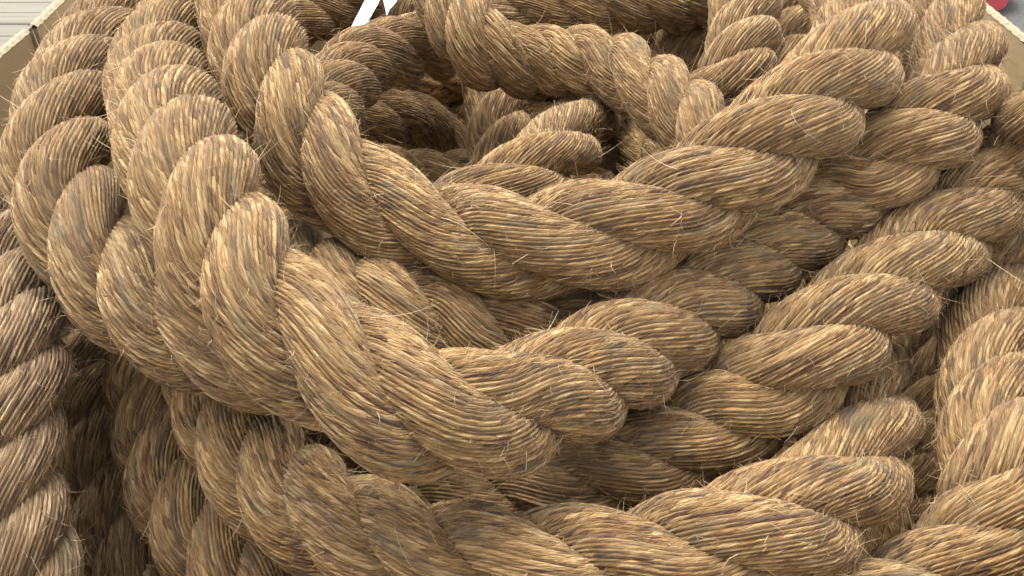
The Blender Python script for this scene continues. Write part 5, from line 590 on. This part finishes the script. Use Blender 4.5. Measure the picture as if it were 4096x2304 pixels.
ROPES = [
 ('A', 'top rope curving in a wide U across the middle, top left to top right'),
 ('B', 'thickest, nearest rope loop, swooping through the centre under the middle U-shaped rope'),
 ('C', 'rope arching down the upper left edge and tucking under the big central loop'),
 ('D', 'rope running along the bottom edge and turning up towards the dark gap at the right'),
 ('E', 'rope slanting from the right edge down to the left under the central loop'),
 ('F', 'shaded rope descending at the lower left, half covered by the bottom rope'),
 ('G', 'dark rope deep in the lower left gap beside the left edge rope'),
 ('H', 'dull shaded rope hanging down the lower left edge of the picture'),
 ('J', 'rope dropping down the lower right edge and curving into the bottom right corner'),
 ('K', 'thin-looking rope with steep twists sagging across the top centre behind the dark hole'),
 ('L', 'rope coming straight down at the top, right of the sagging top centre rope'),
 ('M', 'furthest horizontal rope along the very top, behind the sagging rope'),
 ('N', 'short shaded rope length at the top, squeezed left of the straight-down rope'),
 ('P', 'dim rope going down into the heap below the sagging rope, right of the dark hole'),
 ('Q', 'short rope rising to the right inside the heap, below the sagging rope'),
 ('S', 'shaded horizontal rope at the bottom of the dark hole'),
 ('T', 'rope bending left of the dark hole, just below the white strap'),
 ('U', 'dark brown rope at the left inside the dark hole'),
 ('V', 'shaded rope at the top left, left of the white strap'),
 ('W', 'small shaded rope end at the top, right of the white strap'),
 ('X', 'dark rope deep in the gap at the lower right'),
 ('O', 'shaded rope wedged at the top right behind the two ropes that rise there'),
 ('I', 'narrow dark rope at the top, in the gap right of the straight-down rope'),
 ('Y', 'rope lying between the middle U-shaped rope and the big central loop'),
 ('Z', 'hidden dark rope glimpsed under the crossing ropes right of centre'),
]
for key, lab in ROPES:
    build_rope(key, lab)
for key in [k for k in PATHS if k[0] == 'f']:  # filler ropes, added to keep light out from under the heap
    build_rope(key, 'filler rope added inside the box under the heap to keep its gaps dark', 0.024, 0.05, 10, 'added filler ropes')

# ------------------------------------------------------------------ white plastic strap caught in the heap
strap = empty('plastic_strap', (-0.2, 1.38, 0.5))
tag(strap, 'white plastic strap with two loose tails sticking up at the top centre left', 'strap')
def ribbon(name, rows, thick):
    """rows: left point, right point along the ribbon"""
    v, f = [], []
    k = len(rows)
    L = np.array([a for a, b in rows]); Rr = np.array([b for a, b in rows])
    Tn = np.gradient((L + Rr) / 2, axis=0)
    nrm = unit(np.cross(Rr - L, Tn))
    o0 = np.array(strap.location)
    for q in range(k):
        v += [L[q] - o0, Rr[q] - o0, Rr[q] + nrm[q] * thick - o0, L[q] + nrm[q] * thick - o0]
    for q in range(k - 1):
        a = q * 4; b = a + 4
        for i in range(4):
            j = (i + 1) % 4
            f.append((a + i, a + j, b + j, b + i))
    f.append((3, 2, 1, 0)); e = (k - 1) * 4; f.append((e, e + 1, e + 2, e + 3))
    return mesh_obj(name, v, f, WHITE, strap)
def up(x, y, d):
    f_ = 1288 / math.tan(math.radians(27.5)); a = (x - 1288) / f_; b = (y - 724.5) / f_
    return np.array([d * a, d * (0.81915 - b * 0.57358), 1 - d * (0.57358 + b * 0.81915)])
ribbon('strap_tail', [(up(872, 92, 1.385), up(908, 92, 1.390)), (up(894, 48, 1.405), up(930, 47, 1.410)), (up(916, 6, 1.435), up(951, 10, 1.440)), (up(928, -18, 1.455), up(962, -16, 1.460)), (up(948, -58, 1.480), up(984, -54, 1.485))], 0.0009)
ribbon('strap_tail', [(up(972, 39, 1.410), up(974, 38, 1.412)), (up(970, 26, 1.420), up(980, 24, 1.425)), (up(966, 8, 1.435), up(996, 7, 1.440)), (up(962, -12, 1.455), up(1003, -10, 1.460)), (up(966, -48, 1.480), up(1004, -44, 1.485))], 0.0009)
